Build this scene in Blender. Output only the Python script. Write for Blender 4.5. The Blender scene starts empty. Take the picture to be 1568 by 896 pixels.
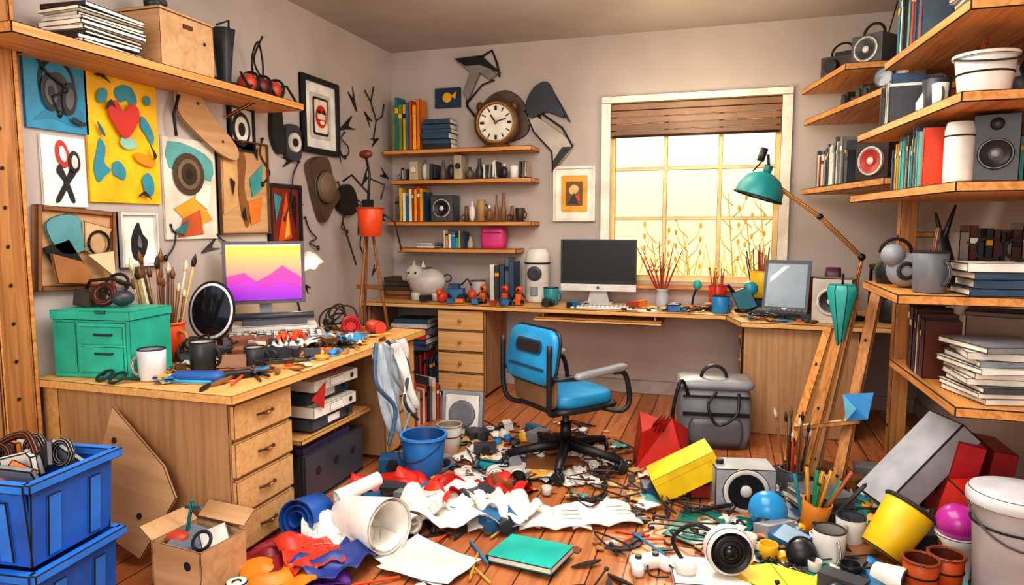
import bpy, bmesh, math, random
from mathutils import Vector, Matrix, Euler, noise
sc=bpy.context.scene
sc.view_settings.view_transform='Standard'
try: sc.view_settings.look='Medium High Contrast'
except Exception: pass
sin,cos,pi=math.sin,math.cos,math.pi
rad=math.radians
# ------------------------------------------------------------ materials
def lin(h):
    h=h.lstrip('#'); c=[int(h[i:i+2],16)/255 for i in (0,2,4)]
    return [x/12.92 if x<=.04045 else ((x+.055)/1.055)**2.4 for x in c]+[1]
def mul(c,k): return [min(1,x*k) for x in c[:3]]+[1]
MT={}
def newmat(n):
    m=bpy.data.materials.new(n); m.use_nodes=True; nt=m.node_tree
    return m,nt,nt.nodes,nt.links,nt.nodes['Principled BSDF']
def woodmat(n,h1,h2,axis,rough=.5,sc_=1.0):
    m,nt,N,L,P=newmat(n)
    tc=N.new('ShaderNodeTexCoord'); mp=N.new('ShaderNodeMapping'); s=[18*sc_,18*sc_,18*sc_]; s[axis]=.9*sc_
    mp.inputs['Scale'].default_value=s; L.new(tc.outputs['Object'],mp.inputs[0])
    no=N.new('ShaderNodeTexNoise'); no.inputs['Scale'].default_value=2.2; no.inputs['Detail'].default_value=5; no.inputs['Distortion'].default_value=.9
    L.new(mp.outputs[0],no.inputs['Vector'])
    cr=N.new('ShaderNodeValToRGB'); e=cr.color_ramp.elements
    e[0].position=.33; e[0].color=lin(h2); e[1].position=.6; e[1].color=lin(h1)
    L.new(no.outputs[0],cr.inputs[0]); L.new(cr.outputs[0],P.inputs['Base Color']); P.inputs['Roughness'].default_value=rough
    return m
MT['deskx']=woodmat('desk_wood_x','#E2B06E','#CE9656',0)
MT['desky']=woodmat('desk_wood_y','#E2B06E','#CE9656',1)
MT['panel']=woodmat('panel_wood','#B98F66','#A37B54',2)
MT['drawer']=woodmat('drawer_wood','#DBAE78','#C99A62',0)
MT['shx']=woodmat('shelf_wood_x','#DA9A58','#B97638',0)
MT['shy']=woodmat('shelf_wood_y','#DA9A58','#B97638',1)
MT['postz']=woodmat('post_wood','#BA814A','#925F32',2)
MT['kraft']=woodmat('kraft_board','#C9A077','#B58A60',0,.8,.4)
MT['darkwood']=woodmat('dark_wood','#6B4326','#432715',0)
def M(k):
    if k in MT: return MT[k]
    p=k.split(':'); c=lin(p[0]); m,nt,N,L,P=newmat('paint_'+p[0][1:])
    tc=N.new('ShaderNodeTexCoord'); no=N.new('ShaderNodeTexNoise'); no.inputs['Scale'].default_value=7; no.inputs['Detail'].default_value=4
    L.new(tc.outputs['Object'],no.inputs['Vector'])
    cr=N.new('ShaderNodeValToRGB'); e=cr.color_ramp.elements
    e[0].position=.35; e[0].color=mul(c,.8); e[1].position=.65; e[1].color=mul(c,1.1)
    L.new(no.outputs[0],cr.inputs[0]); L.new(cr.outputs[0],P.inputs['Base Color'])
    P.inputs['Roughness'].default_value=float(p[1]) if len(p)>1 else .42
    P.inputs['Metallic'].default_value=float(p[2]) if len(p)>2 else 0
    MT[k]=m; return m
INK=M('#140B07:.8')
def wallmat(n,a,b_,s=1.2):
    m,nt,N,L,P=newmat(n); tc=N.new('ShaderNodeTexCoord'); no=N.new('ShaderNodeTexNoise'); no.inputs['Scale'].default_value=s; no.inputs['Detail'].default_value=8
    L.new(tc.outputs['Object'],no.inputs['Vector']); cr=N.new('ShaderNodeValToRGB'); e=cr.color_ramp.elements
    e[0].position=.35; e[0].color=lin(b_); e[1].position=.68; e[1].color=lin(a); L.new(no.outputs[0],cr.inputs[0]); L.new(cr.outputs[0],P.inputs['Base Color'])
    P.inputs['Roughness'].default_value=.85
    n2=N.new('ShaderNodeTexNoise'); n2.inputs['Scale'].default_value=40; bp=N.new('ShaderNodeBump'); bp.inputs['Strength'].default_value=.06
    L.new(tc.outputs['Object'],n2.inputs['Vector']); L.new(n2.outputs[0],bp.inputs['Height']); L.new(bp.outputs[0],P.inputs['Normal'])
    return m
MT['wall']=wallmat('wall_plaster','#C8BDB8','#B0A49F')
MT['ceil']=wallmat('ceiling_plaster','#BBB2AE','#A9A09C')
def floormat():
    m,nt,N,L,P=newmat('floor_planks'); tc=N.new('ShaderNodeTexCoord'); mp=N.new('ShaderNodeMapping'); mp.inputs['Rotation'].default_value=(0,0,rad(90))
    L.new(tc.outputs['Object'],mp.inputs[0]); br=N.new('ShaderNodeTexBrick'); br.inputs['Scale'].default_value=1
    br.inputs['Brick Width'].default_value=1.3; br.inputs['Row Height'].default_value=.12; br.inputs['Mortar Size'].default_value=.0032
    br.inputs['Color1'].default_value=lin('#C98554'); br.inputs['Color2'].default_value=lin('#AD683E'); br.inputs['Mortar'].default_value=lin('#4A2614')
    L.new(mp.outputs[0],br.inputs['Vector'])
    m2=N.new('ShaderNodeMapping'); m2.inputs['Scale'].default_value=(22,1.6,1); L.new(tc.outputs['Object'],m2.inputs[0])
    no=N.new('ShaderNodeTexNoise'); no.inputs['Scale'].default_value=1.6; no.inputs['Detail'].default_value=6; no.inputs['Distortion'].default_value=.8; L.new(m2.outputs[0],no.inputs['Vector'])
    cr=N.new('ShaderNodeValToRGB'); e=cr.color_ramp.elements; e[0].position=.35; e[0].color=(.7,.62,.56,1); e[1].position=.6; e[1].color=(1.0,1.0,1.0,1)
    L.new(no.outputs[0],cr.inputs[0]); mx=N.new('ShaderNodeMixRGB'); mx.blend_type='MULTIPLY'; mx.inputs[0].default_value=1
    L.new(br.outputs[0],mx.inputs[1]); L.new(cr.outputs[0],mx.inputs[2]); L.new(mx.outputs[0],P.inputs['Base Color']); P.inputs['Roughness'].default_value=.4
    return m
MT['floor']=floormat()
def gradmat(n,stops,axis=1,emit=0):
    m,nt,N,L,P=newmat(n); tc=N.new('ShaderNodeTexCoord'); sp=N.new('ShaderNodeSeparateXYZ'); L.new(tc.outputs['Object'],sp.inputs[0])
    mr=N.new('ShaderNodeMapRange'); mr.inputs['From Min'].default_value=stops[0][0]; mr.inputs['From Max'].default_value=stops[-1][0]
    L.new(sp.outputs[axis],mr.inputs[0]); cr=N.new('ShaderNodeValToRGB'); a,z=stops[0][0],stops[-1][0]; els=cr.color_ramp.elements
    for i,(p,h) in enumerate(stops):
        q=(p-a)/(z-a); e=els[0] if i==0 else (els[1] if i==len(stops)-1 else els.new(q)); e.position=q; e.color=lin(h)
    L.new(mr.outputs[0],cr.inputs[0]); L.new(cr.outputs[0],P.inputs['Base Color'])
    if emit: L.new(cr.outputs[0],P.inputs['Emission Color']); P.inputs['Emission Strength'].default_value=emit
    return m
# ------------------------------------------------------------ mesh builder
def T(p=(0,0,0),r=(0,0,0),s=(1,1,1)):
    return Matrix.LocRotScale(Vector(p),Euler([rad(a) for a in r]),Vector(s if hasattr(s,'__len__') else (s,s,s)))
I=Matrix()
def catmull(P,n=6,closed=True):
    out=[]; N=len(P); P=[Vector(p) for p in P]
    for i in range(N if closed else N-1):
        if closed: a,b,c,d=P[i-1],P[i],P[(i+1)%N],P[(i+2)%N]
        else: a,b,c,d=P[max(i-1,0)],P[i],P[i+1],P[min(i+2,N-1)]
        for k in range(n):
            t=k/n; out.append(.5*((2*b)+(c-a)*t+(2*a-5*b+4*c-d)*t*t+(3*b-a-3*c+d)*t**3))
    if not closed: out.append(P[-1])
    return out
def el(cx,cy,rx,ry=None,n=22,a=0):
    ry=ry or rx; a=rad(a)
    return [(cx+rx*cos(t)*cos(a)-ry*sin(t)*sin(a),cy+rx*cos(t)*sin(a)+ry*sin(t)*cos(a)) for t in [2*pi*i/n for i in range(n)]]
def rr(w,h,r,n=4):
    o=[]
    for cx,cy,s in ((w/2-r,h/2-r,0),(-w/2+r,h/2-r,90),(-w/2+r,-h/2+r,180),(w/2-r,-h/2+r,270)):
        for i in range(n+1):
            t=rad(s+90*i/n); o.append((cx+r*cos(t),cy+r*sin(t)))
    return o
class B:
    def __init__(s,name): s.n=name; s.v=[]; s.f=[]; s.mt=[]; s.sm=[]; s.ms=[]; s.M=I.copy()
    def mi(s,k):
        if k not in s.ms: s.ms.append(k)
        return s.ms.index(k)
    def add(s,vs,fs,m,sm=False,t=None):
        X=s.M@t if t is not None else s.M; n=len(s.v); s.v+=[tuple(X@Vector(v)) for v in vs]; s.f+=[[i+n for i in f] for f in fs]; k=s.mi(m); s.mt+=[k]*len(fs)
        s.sm+=(sm if isinstance(sm,list) else [sm]*len(fs))
    def box(s,c,d,m,r=(0,0,0),taper=None):
        x,y,z=[a/2 for a in d]; tx,ty=taper or (1,1)
        s.add([(-x,-y,-z),(x,-y,-z),(x,y,-z),(-x,y,-z),(-x*tx,-y*ty,z),(x*tx,-y*ty,z),(x*tx,y*ty,z),(-x*tx,y*ty,z)],[(0,3,2,1),(4,5,6,7),(0,1,5,4),(1,2,6,5),(2,3,7,6),(3,0,4,7)],m,False,T(c,r))
    def bb(s,lo,hi,m): s.box([(a+b)/2 for a,b in zip(lo,hi)],[b-a for a,b in zip(lo,hi)],m)
    def lathe(s,pr,m,p=(0,0,0),r=(0,0,0),seg=24,sc=(1,1,1)):
        vs=[];rings=[]
        for (q,z) in pr:
            if q<1e-5: rings.append([len(vs)]); vs.append((0,0,z))
            else: rings.append(list(range(len(vs),len(vs)+seg))); vs+=[(q*cos(2*pi*i/seg),q*sin(2*pi*i/seg),z) for i in range(seg)]
        fs=[];sm=[]
        for k in range(len(rings)-1):
            a,b=rings[k],rings[k+1]; flat=abs(pr[k][1]-pr[k+1][1])<1e-6
            for i in range(seg):
                j=(i+1)%seg
                if len(a)==1 and len(b)==1: continue
                if len(a)==1: fs.append([a[0],b[j],b[i]])
                elif len(b)==1: fs.append([a[i],a[j],b[0]])
                else: fs.append([a[i],a[j],b[j],b[i]])
                sm.append(not flat)
        s.add(vs,fs,m,sm,T(p,r,sc))
    def cyl(s,p,q,h,m,q2=None,r=(0,0,0),seg=24): s.lathe([(0,0),(q,0),(q if q2 is None else q2,h),(0,h)],m,p,r,seg)
    def ball(s,c,q,m,seg=20,r=(0,0,0)):
        if not hasattr(q,'__len__'): q=(q,q,q)
        n=seg//2; s.lathe([(sin(pi*i/n) if 0<i<n else 0,-cos(pi*i/n)) for i in range(n+1)],m,c,r,seg,q)
    def torus(s,c,R,q,m,r=(0,0,0),seg=24,k=8,arc=360):
        pts=[(R*cos(rad(arc)*i/seg),R*sin(rad(arc)*i/seg),0) for i in range(seg+(0 if arc==360 else 1))]
        X=T(c,r); s.tube([X@Vector(p) for p in pts],q,m,k,closed=arc==360)
    def tube(s,pts,q,m,seg=8,closed=False):
        P=[Vector(p) for p in pts]; n=len(P); vs=[];fs=[]; up=None
        for i in range(n):
            a=P[i-1] if (i>0 or closed) else P[i]; b=P[(i+1)%n] if (i<n-1 or closed) else P[i]
            d=(b-a); d=d.normalized() if d.length>1e-9 else Vector((0,0,1))
            if up is None: up=d.orthogonal().normalized()
            else:
                up=up-d*up.dot(d); up=up.normalized() if up.length>1e-6 else d.orthogonal().normalized()
            w=d.cross(up); Q=q[i] if hasattr(q,'__len__') else q
            vs+=[P[i]+(up*cos(2*pi*k/seg)+w*sin(2*pi*k/seg))*Q for k in range(seg)]
        for i in range(n if closed else n-1):
            for k in range(seg):
                a=i*seg; b=((i+1)%n)*seg; fs.append([a+k,a+(k+1)%seg,b+(k+1)%seg,b+k])
        sm=[True]*len(fs)
        if not closed: fs+=[list(range(seg))[::-1],[(n-1)*seg+k for k in range(seg)]]; sm+=[False,False]
        s.add(vs,fs,m,sm)
    def prism(s,poly,h,m,t=None,z=0):
        n=len(poly); vs=[(p[0],p[1],z) for p in poly]+[(p[0],p[1],z+h) for p in poly]
        s.add(vs,[list(range(n))[::-1],list(range(n,2*n))]+[[i,(i+1)%n,n+(i+1)%n,n+i] for i in range(n)],m,False,t)
    def pillow(s,w,d,h,r,m,t=None,bow=0):
        vs=[];fs=[];L=[(-h/2,.12),(-h*.3,.03),(0,0),(h*.3,.03),(h/2,.12)]; n=0
        for z,i in L:
            p=rr(w*(1-i),d*(1-i),r*(1-i)); n=len(p); vs+=[(x,y,z+bow*x*x) for x,y in p]
        for k in range(4):
            for i in range(n): fs.append([k*n+i,k*n+(i+1)%n,(k+1)*n+(i+1)%n,(k+1)*n+i])
        c0=len(vs); vs+=[(0,0,-h/2),(0,0,h/2)]
        for i in range(n): fs.append([c0,(i+1)%n,i]); fs.append([c0+1,4*n+i,4*n+(i+1)%n])
        s.add(vs,fs,m,True,t)
    def sheet(s,w,d,fn,m,t=None,nx=14,ny=12,th=.003):
        vs=[];fs=[]
        for side in (0,1):
            for j in range(ny+1):
                for i in range(nx+1):
                    p=Vector(fn((i/nx-.5),(j/ny-.5))); vs.append((p.x*w,p.y*d,p.z+th*side))
        K=(nx+1)*(ny+1)
        for j in range(ny):
            for i in range(nx):
                a=j*(nx+1)+i; fs.append([a+K,a+1+K,a+nx+2+K,a+nx+1+K]); fs.append([a,a+nx+1,a+nx+2,a+1])
        bd=[i for i in range(nx)]+[j*(nx+1)+nx for j in range(ny)]+[ny*(nx+1)+nx-i for i in range(nx)]+[(ny-j)*(nx+1) for j in range(ny)]
        for i in range(len(bd)): a,b=bd[i],bd[(i+1)%len(bd)]; fs.append([a,b,b+K,a+K])
        s.add(vs,fs,m,True,t)
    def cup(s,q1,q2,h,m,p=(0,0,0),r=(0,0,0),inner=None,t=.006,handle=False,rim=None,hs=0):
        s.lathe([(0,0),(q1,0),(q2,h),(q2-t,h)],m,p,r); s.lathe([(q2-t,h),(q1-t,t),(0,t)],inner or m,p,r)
        if rim: s.lathe([(q2,h-.015),(q2+.008,h-.012),(q2+.008,h+.002),(q2-t,h+.002)],rim,p,r)
        if handle:
            X=T(p,r); H=h*.3; qm=(q1+q2)/2
            s.tube([X@Vector(((qm+.6*H*1.1*sin(a)-.004)*cos(hs),(qm+.6*H*1.1*sin(a)-.004)*sin(hs),h*.5+H*cos(a))) for a in [pi*i/10 for i in range(11)]],max(.005,q2*.13),m)
    def done(s,loc=(0,0,0),r=(0,0,0),bev=.0035,ink=True,sc=1):
        me=bpy.data.meshes.new(s.n); me.from_pydata(s.v,[],s.f)
        for k in s.ms: me.materials.append(M(k))
        me.polygons.foreach_set('material_index',s.mt); me.polygons.foreach_set('use_smooth',s.sm)
        bm=bmesh.new(); bm.from_mesh(me); bmesh.ops.recalc_face_normals(bm,faces=bm.faces); bm.to_mesh(me); bm.free()
        o=bpy.data.objects.new(s.n,me); bpy.context.scene.collection.objects.link(o)
        o.location=loc; o.rotation_euler=[rad(a) for a in r]; o.scale=(sc,sc,sc)
        if bev:
            md=o.modifiers.new('edge','BEVEL'); md.width=bev; md.segments=1; md.limit_method='ANGLE'; md.angle_limit=rad(38)
            if ink: me.materials.append(INK); md.material=len(me.materials)-1
        return o
R=random.Random(11)
COL=['#D8431F','#2B87C8','#1FA79A','#F0B429','#F2EEE6','#2A2C33','#E07B2A','#7A8A99','#B5432A','#35506B','#C9A36B','#E8DCC4']
INKC=['#2A2C33','#23252B','#3A3D45']
K='#1B1C21'
# ------------------------------------------------------------ room shell
YB=5.05; XL=-2.6; XR=1.25; H=2.62
def simple(n,lo,hi,m,bev=0):
    b=B(n); c=[(p+q)/2 for p,q in zip(lo,hi)]; b.box((0,0,0),[q-p for p,q in zip(lo,hi)],m); return b.done(c,bev=bev)
simple('floor',(XL-.1,-1.2,-.1),(XR+.1,YB+.1,0),'floor')
simple('wall_left',(XL-.1,-1.2,0),(XL,YB+.1,H),'wall')
simple('wall_right',(XR,-1.2,0),(XR+.1,YB+.1,H),'wall')
simple('ceiling',(XL-.1,-1.2,H),(XR+.1,YB+.1,H+.1),'ceil')
wx0,wx1,wz0,wz1=-.84,.36,.84,2.13
b=B('wall_back')
b.bb((XL,YB,0),(wx0,YB+.1,H),'wall'); b.bb((wx1,YB,0),(XR,YB+.1,H),'wall'); b.bb((wx0,YB,0),(wx1,YB+.1,wz0),'wall'); b.bb((wx0,YB,wz1),(wx1,YB+.1,H),'wall'); b.done(bev=0)
simple('baseboard_left',(XL,-1.2,0),(XL+.015,YB,.1),'#B3A8A2',.002)
simple('baseboard_back',(XL+.016,YB-.015,0),(XR-.016,YB,.1),'#B3A8A2',.002)
simple('baseboard_right',(XR-.015,-1.2,0),(XR,YB-.016,.1),'#B3A8A2',.002)
b=B('window_1'); W='#F4ECDF'; S='#EBC88A'
for lo,hi in (((wx0-.05,YB-.03,wz0-.02),(wx0+.02,YB,wz1)),((wx1-.02,YB-.03,wz0-.02),(wx1+.05,YB,wz1)),((wx0-.05,YB-.03,wz1),(wx1+.05,YB,wz1+.05))): b.bb(lo,hi,W)
b.bb((wx0-.1,YB-.07,wz0-.05),(wx1+.1,YB,wz0-.02),'shx')
b.bb((wx0,YB,wz0-.001),(wx1,YB+.1,wz0+.004),W)
for x in (wx0+.025,wx1-.025): b.bb((x-.025,YB+.03,wz0),(x+.025,YB+.07,wz1),S)
for z in (wz0+.02,wz1-.03): b.bb((wx0+.05,YB+.031,z-.025),(wx1-.05,YB+.069,z+.025),S)
for i in (1,2): x=wx0+.03+(wx1-wx0-.06)*i/3; b.bb((x-.014,YB+.035,wz0+.045),(x+.014,YB+.065,wz1),S)
for z in (1.30,1.66): b.bb((wx0+.05,YB+.036,z-.012),(wx1-.05,YB+.064,z+.012),S)
b.done(bev=.002)
b=B('roman_blind')
for i in range(5):
    z=wz1-.01-i*.048; b.box(((wx0+wx1)/2,YB-.01,z-.02),(wx1-wx0-.04,.02+.006*(i%2),.046),'#8E6440' if i<3 else '#7A5232',(8,0,0))
b.tube([(wx0+.03,YB-.02,1.89),(wx1-.03,YB-.02,1.89)],.01,'#5A3A22'); b.done(bev=.003)
simple('ground_outside',(-14,YB+.4,-.1),(14,26,.05),'#E8DA9A:.9')
b=B('garden_grass')
for i in range(120):
    x=R.uniform(-1.5,1.7); y=R.uniform(5.6,7.2); h=R.uniform(.75,1.16); dx=R.uniform(-.25,.25)
    b.tube([(x,y,.05),(x+dx*.3,y,.05+h*.5),(x+dx,y,.05+h)],[.008,.006,.002],R.choice(['#E8C85A','#D9B43A','#F2DC8A','#C9C06A']),5)
for (x,y,h) in ((.05,5.75,1.5),(.3,5.8,1.42),(.2,5.9,1.3),(-.3,5.9,1.2),(-.55,5.8,1.15)):
    b.tube([(x,y,.05),(x+.03,y,.7),(x-.04,y,h)],[.009,.007,.003],'#CFA53A',5)
    for k in range(8):
        z=.75+(h-.75)*k/8; sgn=(-1)**k; b.tube([(x,y,z),(x+.07*sgn,y,z+.07),(x+.1*sgn,y,z+.15)],[.005,.004,.002],'#D9B24A',5); b.ball((x+.1*sgn,y,z+.16),(.012,.007,.025),'#D9AC3A',8)
b.done(bev=0)
# ------------------------------------------------------------ furniture
def knob(b,p):
    b.cyl(p,.006,.018,'#8A5424',r=(90,0,0),seg=12); b.ball([a+c for a,c in zip(p,(0,-.022,0))],(.014,.014,.012),'#B9772F',12)
ZL=.65; b=B('writing_desk')
b.box((-2.115,2.75,ZL-.016),(.95,1.62,.032),'desky')
b.bb((-2.55,1.985,.0),(-1.70,2.005,ZL-.033),'panel')
b.bb((-2.58,1.975,.0),(-2.5,2.0,ZL-.033),'desky')
b.bb((-2.1,2.006,.02),(-1.70,2.34,ZL-.033),'panel')
def drawerstack(b,y0,y1,x,z0,z1,n):
    h=(z1-z0)/n
    for i in range(n):
        a=z0+h*i+.008; c=z0+h*(i+1)-.008; b.bb((x,y0,a),(x+.018,y1,c),'drawer'); ym=(y0+y1)/2; zm=(a+c)/2
        b.tube([(x+.018,ym-.045,zm),(x+.035,ym-.03,zm+.004),(x+.036,ym+.03,zm+.004),(x+.018,ym+.045,zm)],.0055,'#A8682A'); b.ball((x+.034,ym,zm),(.009,.02,.009),'#C07C34',10)
drawerstack(b,1.995,2.335,-1.70,.03,ZL-.045,4)
b.bb((-2.1,3.16,.02),(-1.70,3.5,ZL-.033),'panel'); drawerstack(b,3.17,3.49,-1.70,.03,ZL-.045,3)
b.bb((-2.58,2.006,.2),(-2.56,3.5,ZL-.033),'panel')
b.done(bev=.004)
ZB=.68; b=B('corner_desk')
b.prism([(-2.595,4.5),(.02,4.5),(.1,4.2),(1.2,4.2),(1.2,5.02),(-2.595,5.02)],.032,'deskx',z=ZB-.032)
b.bb((-2.0,4.55,.02),(-1.62,5.0,ZB-.033),'panel')
h=(ZB-.06)/4
for i in range(4):
    b.bb((-1.99,4.53,.03+h*i),(-1.63,4.55,.02+h*(i+1)),'drawer'); knob(b,(-1.81,4.53,.025+h*(i+.5)))
b.bb((-1.25,4.47,ZB-.085),(-.38,4.8,ZB-.065),'deskx')
for x in (-1.2,-.43): b.bb((x-.01,4.55,ZB-.066),(x+.01,4.8,ZB-.033),'deskx')
b.bb((.12,4.25,.0),(.75,4.27,ZB-.033),'panel'); b.bb((.12,4.271,.0),(.14,4.95,ZB-.033),'desky'); b.bb((.73,4.271,0),(.75,4.95,ZB-.033),'panel')
for i in range(4): b.bb((.112,4.29,.05+.15*i),(.12,4.9,.18+.15*i),'drawer'); b.ball((.108,4.4,.115+.15*i),.012,'#B9772F',10)
b.bb((-2.58,4.56,0),(-2.55,4.99,ZB-.033),'panel'); b.done(bev=.005)
# ------------------------------------------------------------ shelves
def shelf(n,poly,z,h,m,brk=()):
    b=B(n); b.prism(poly,h,m,z=z)
    for (p,q) in brk: b.tube([p,q],.012,m,6)
    return b.done(bev=.004)
def rect(x0,y0,x1,y1): return [(x0,y0),(x1,y0),(x1,y1),(x0,y1)]
shelf('wall_shelf',[(-2.54,1.74),(-2.3,1.74),(-2.3,3.40),(-2.598,3.4),(-2.598,1.955),(-2.54,1.955)],1.895,.04,'shy',[((-2.58,3.1,1.83),(-2.4,3.1,1.9))])
for z,x0,x1 in ((1.795,-2.56,-1.36),(1.565,-2.5,-1.36),(1.245,-2.54,-1.36),(1.04,-2.45,-1.48)):
    shelf('wall_shelf',rect(x0,4.82,x1,5.045),z,.034,'shx')
for z in (1.45,1.90,2.1):
    shelf('corner_shelf',[(.47,4.93),(.74,3.8),(1.245,3.8),(1.245,4.93)] if z!=2.1 else [(.45,4.93),(.60,4.2),(1.245,4.2),(1.245,4.93)],z,.038,'shy')
for z in (1.94,1.65,1.36,.965,.60):
    P={1.94:[(.73,2.6),(.66,3.5)],1.65:[(.72,2.6),(.60,3.72)],1.36:[(.72,2.6),(.58,3.72)],.965:[(.60,2.75),(.60,3.4)],.6:[(.76,2.6),(.74,3.48)]}[z]
    shelf('side_shelf',[P[0],(1.245,P[0][1]),(1.245,P[1][1]),P[1]],z,.036,'shy')
b=B('shelf_post'); b.box((0,0,1.31),(.07,.07,2.61),'postz')
for i in range(8): b.cyl((-.036,0,.3+.3*i),.008,.004,'#2A1A10',r=(0,-90,0),seg=8)
b.box((-.02,-.1,2.35),(.02,.16,.5),'postz'); b.box((.18,0,2.35),(.3,.02,.5),'postz'); b.done((.8,3.56,0))
b=B('shelf_post'); b.box((0,0,1.31),(.045,.06,2.61),'postz')
for i in range(6): b.box((.15,0,.5+.35*i),(.3,.02,.03),'postz')
b.done((.94,4.17,0))
b=B('door_1'); b.box((0,0,1.3),(.04,.15,2.6),'postz'); b.box((.024,.06,1.3),(.01,.02,2.6),'shy'); b.box((.024,-.065,1.3),(.01,.012,2.6),'shy')
for i in range(16): b.cyl((.02,-.01,.3+.145*i),.008,.005,'#2A1A10',r=(0,90,0),seg=8)
b.done((-2.575,1.87,0))
# ------------------------------------------------------------ wall art (local X right, Y up, Z out)
LW=(90,0,90); BW=(90,0,0)
def pic(n,a0,a1,z0,z1,bg,shapes,wall='L',frame=None,fw=.022):
    w=a1-a0;h=z1-z0; b=B(n); b.box((0,0,.006),(w,h,.012),bg); z=.0122
    for k,(c,pts) in enumerate(shapes):
        b.prism([(x*w,y*h) for x,y in pts],.0016,c,z=z); z+=.0017
    if frame:
        for sx in (-1,1): b.box((sx*(w/2-fw/2),0,.013),(fw,h,.03),frame)
        for sy in (-1,1): b.box((0,sy*(h/2-fw/2),.013),(w-2*fw,fw,.03),frame)
    if wall=='L': return b.done((XL+.002,(a0+a1)/2,(z0+z1)/2),LW,bev=.0016)
    return b.done(((a0+a1)/2,YB-.002,(z0+z1)/2),BW,bev=.0016)
def bl(*p,n=5): return [(q.x,q.y) for q in catmull([(x,y,0) for x,y in p],n)]
pic('headphones_poster',1.99,2.26,1.63,1.94,'#2C8DB5',[('#1F7A9E',bl((-.4,-.4),(-.1,-.35),(.3,-.42),(.4,-.2),(0,-.15))),(K,el(0,0.1,.3,.34)),('#2C8DB5',el(.0,.1,.24,.28)),('#3A3D45',el(0,0.0,.2,.25)),(K,el(-.12,-.02,.16,.24)),('#5A5D66',el(-.12,-.02,.1,.16)),(K,el(-.12,-.02,.05,.08)),(K,el(.16,-.07,.12,.22,a=-10)),('#5A5D66',el(.16,-.07,.07,.14,a=-10)),(K,bl((.2,-.3),(.4,-.35),(.45,-.2),(.42,-.32),(.38,-.4),(.2,-.36)))])
pic('scissors_print',2.04,2.235,1.325,1.61,'#F1EFEA',[(K,bl((-.1,.1),(.05,-.1),(.2,-.4),(.1,-.42),(-.05,-.15),(-.2,0))),(K,bl((.15,.1),(0,-.1),(-.25,-.4),(-.15,-.42),(.1,-.15),(.25,0))),('#C8322B',el(-.05,.25,.15,.2,a=20)),('#F1EFEA',el(-.05,.25,.08,.12,a=20)),(K,el(.2,.15,.14,.16)),('#D9D5CC',el(.2,.15,.08,.1))])
tb='#2F8FA6'
pic('heart_poster',2.25,2.63,1.35,1.92,'#F6BE12',[
 (tb,bl((-.1,.38),(.02,.42),(.15,.4),(.2,.3),(.1,.26),(.05,.3),(-.05,.28),(-.12,.33))),
 (tb,bl((-.45,-.25),(-.4,-.12),(-.35,-.02),(-.28,-.08),(-.3,-.2),(-.22,-.25),(-.3,-.3),(-.4,-.35))),
 (tb,bl((-.2,-.2),(-.1,-.18),(-.02,-.25),(-.05,-.32),(-.15,-.3),(-.2,-.28))),
 (tb,bl((.25,.2),(.35,.15),(.42,.05),(.38,-.02),(.3,.05),(.22,.12))),
 (tb,bl((.2,-.3),(.3,-.25),(.38,-.32),(.36,-.42),(.26,-.44),(.22,-.38))),(tb,el(-.3,.3,.08,.05,a=30)),(tb,el(.33,.33,.05,.04)),
 ('#8FC2B0',bl((-.05,.02),(.1,0),(.14,-.05),(0,-.08),(-.1,-.04))),('#E08A10',bl((.1,-.1),(.35,-.12),(.4,-.18),(.3,-.2),(.12,-.16))),
 ('#1D5C74',bl((-.4,.1),(-.36,.02),(-.3,0),(-.34,.06))),('#C9302C',bl(*[(x-.03,y+.1) for x,y in [(0,-.1),(-.2,.05),(-.2,.15),(-.1,.18),(0,.11),(.1,.18),(.2,.15),(.2,.05)]],n=4)),
 (K,bl((-.42,.44),(-.3,.46),(-.2,.4),(-.3,.43))),(K,bl((.1,-.45),(.2,-.4),(.3,-.47),(.2,-.43))),(K,bl((-.3,.2),(-.22,.28),(-.15,.22),(-.2,.24))),(K,bl((.3,-.02),(.4,-.1),(.36,-.14),(.34,-.08)))])
pic('speaker_collage',2.65,3.0,1.18,1.68,'#E2DBCB',[('#5FA7A8',bl((-.4,.45),(.1,.42),(.45,.3),(.4,.1),(0,.15),(-.4,.2),n=2)),('#E8A23A',[(-.35,-.2),(.1,-.05),(.4,-.3),(0,-.4)]),('#C95B2E',[(-.2,-.3),(.15,-.2),(.2,-.45),(-.3,-.48)]),('#F3ECDC',[(.1,.1),(.4,.05),(.3,-.2),(.05,-.1)]),('#4E3A2C',el(-.05,.15,.3,.21)),('#7A6552',el(-.05,.15,.22,.155)),('#3A2A20',el(-.05,.15,.15,.11)),('#1D1512',el(-.05,.15,.07,.05)),('#2F7E86',[(-.4,-.42),(-.1,-.3),(-.2,-.46)])])
pic('wood_collage',3.02,3.43,1.2,1.72,'kraft',[('#D7A873',[(-.4,.45),(-.1,.35),(-.15,-.2),(-.42,-.3)]),('#8A5A34',bl((-.1,.4),(.05,.3),(.0,0),(.1,-.3),(0,-.42),(-.12,-.1))),('#3E9C9C',[(.1,.1),(.4,.28),(.35,0),(.15,-.1)]),('#D97B2C',[(.05,-.15),(.35,-.1),(.3,-.35),(.1,-.4)]),(K,[(.2,.4),(.3,.45),(.28,.3)]),(K,[(-.3,.1),(-.25,-.1),(-.2,.05)]),(K,[(-.1,-.3),(-.02,-.2),(0,-.36)])],frame='#6B4A2C',fw=.008)
b=B('kraft_cutout'); b.prism(bl((-.2,.14),(-.1,.2),(.02,.05),(.21,-.1),(.2,-.18),(.06,-.15),(-.1,-.06),(-.2,.02),n=3),.012,'kraft'); b.cyl((-.07,.08,.012),.008,.004,K,seg=10); b.cyl((.1,-.09,.012),.008,.004,K,seg=10)
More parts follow.
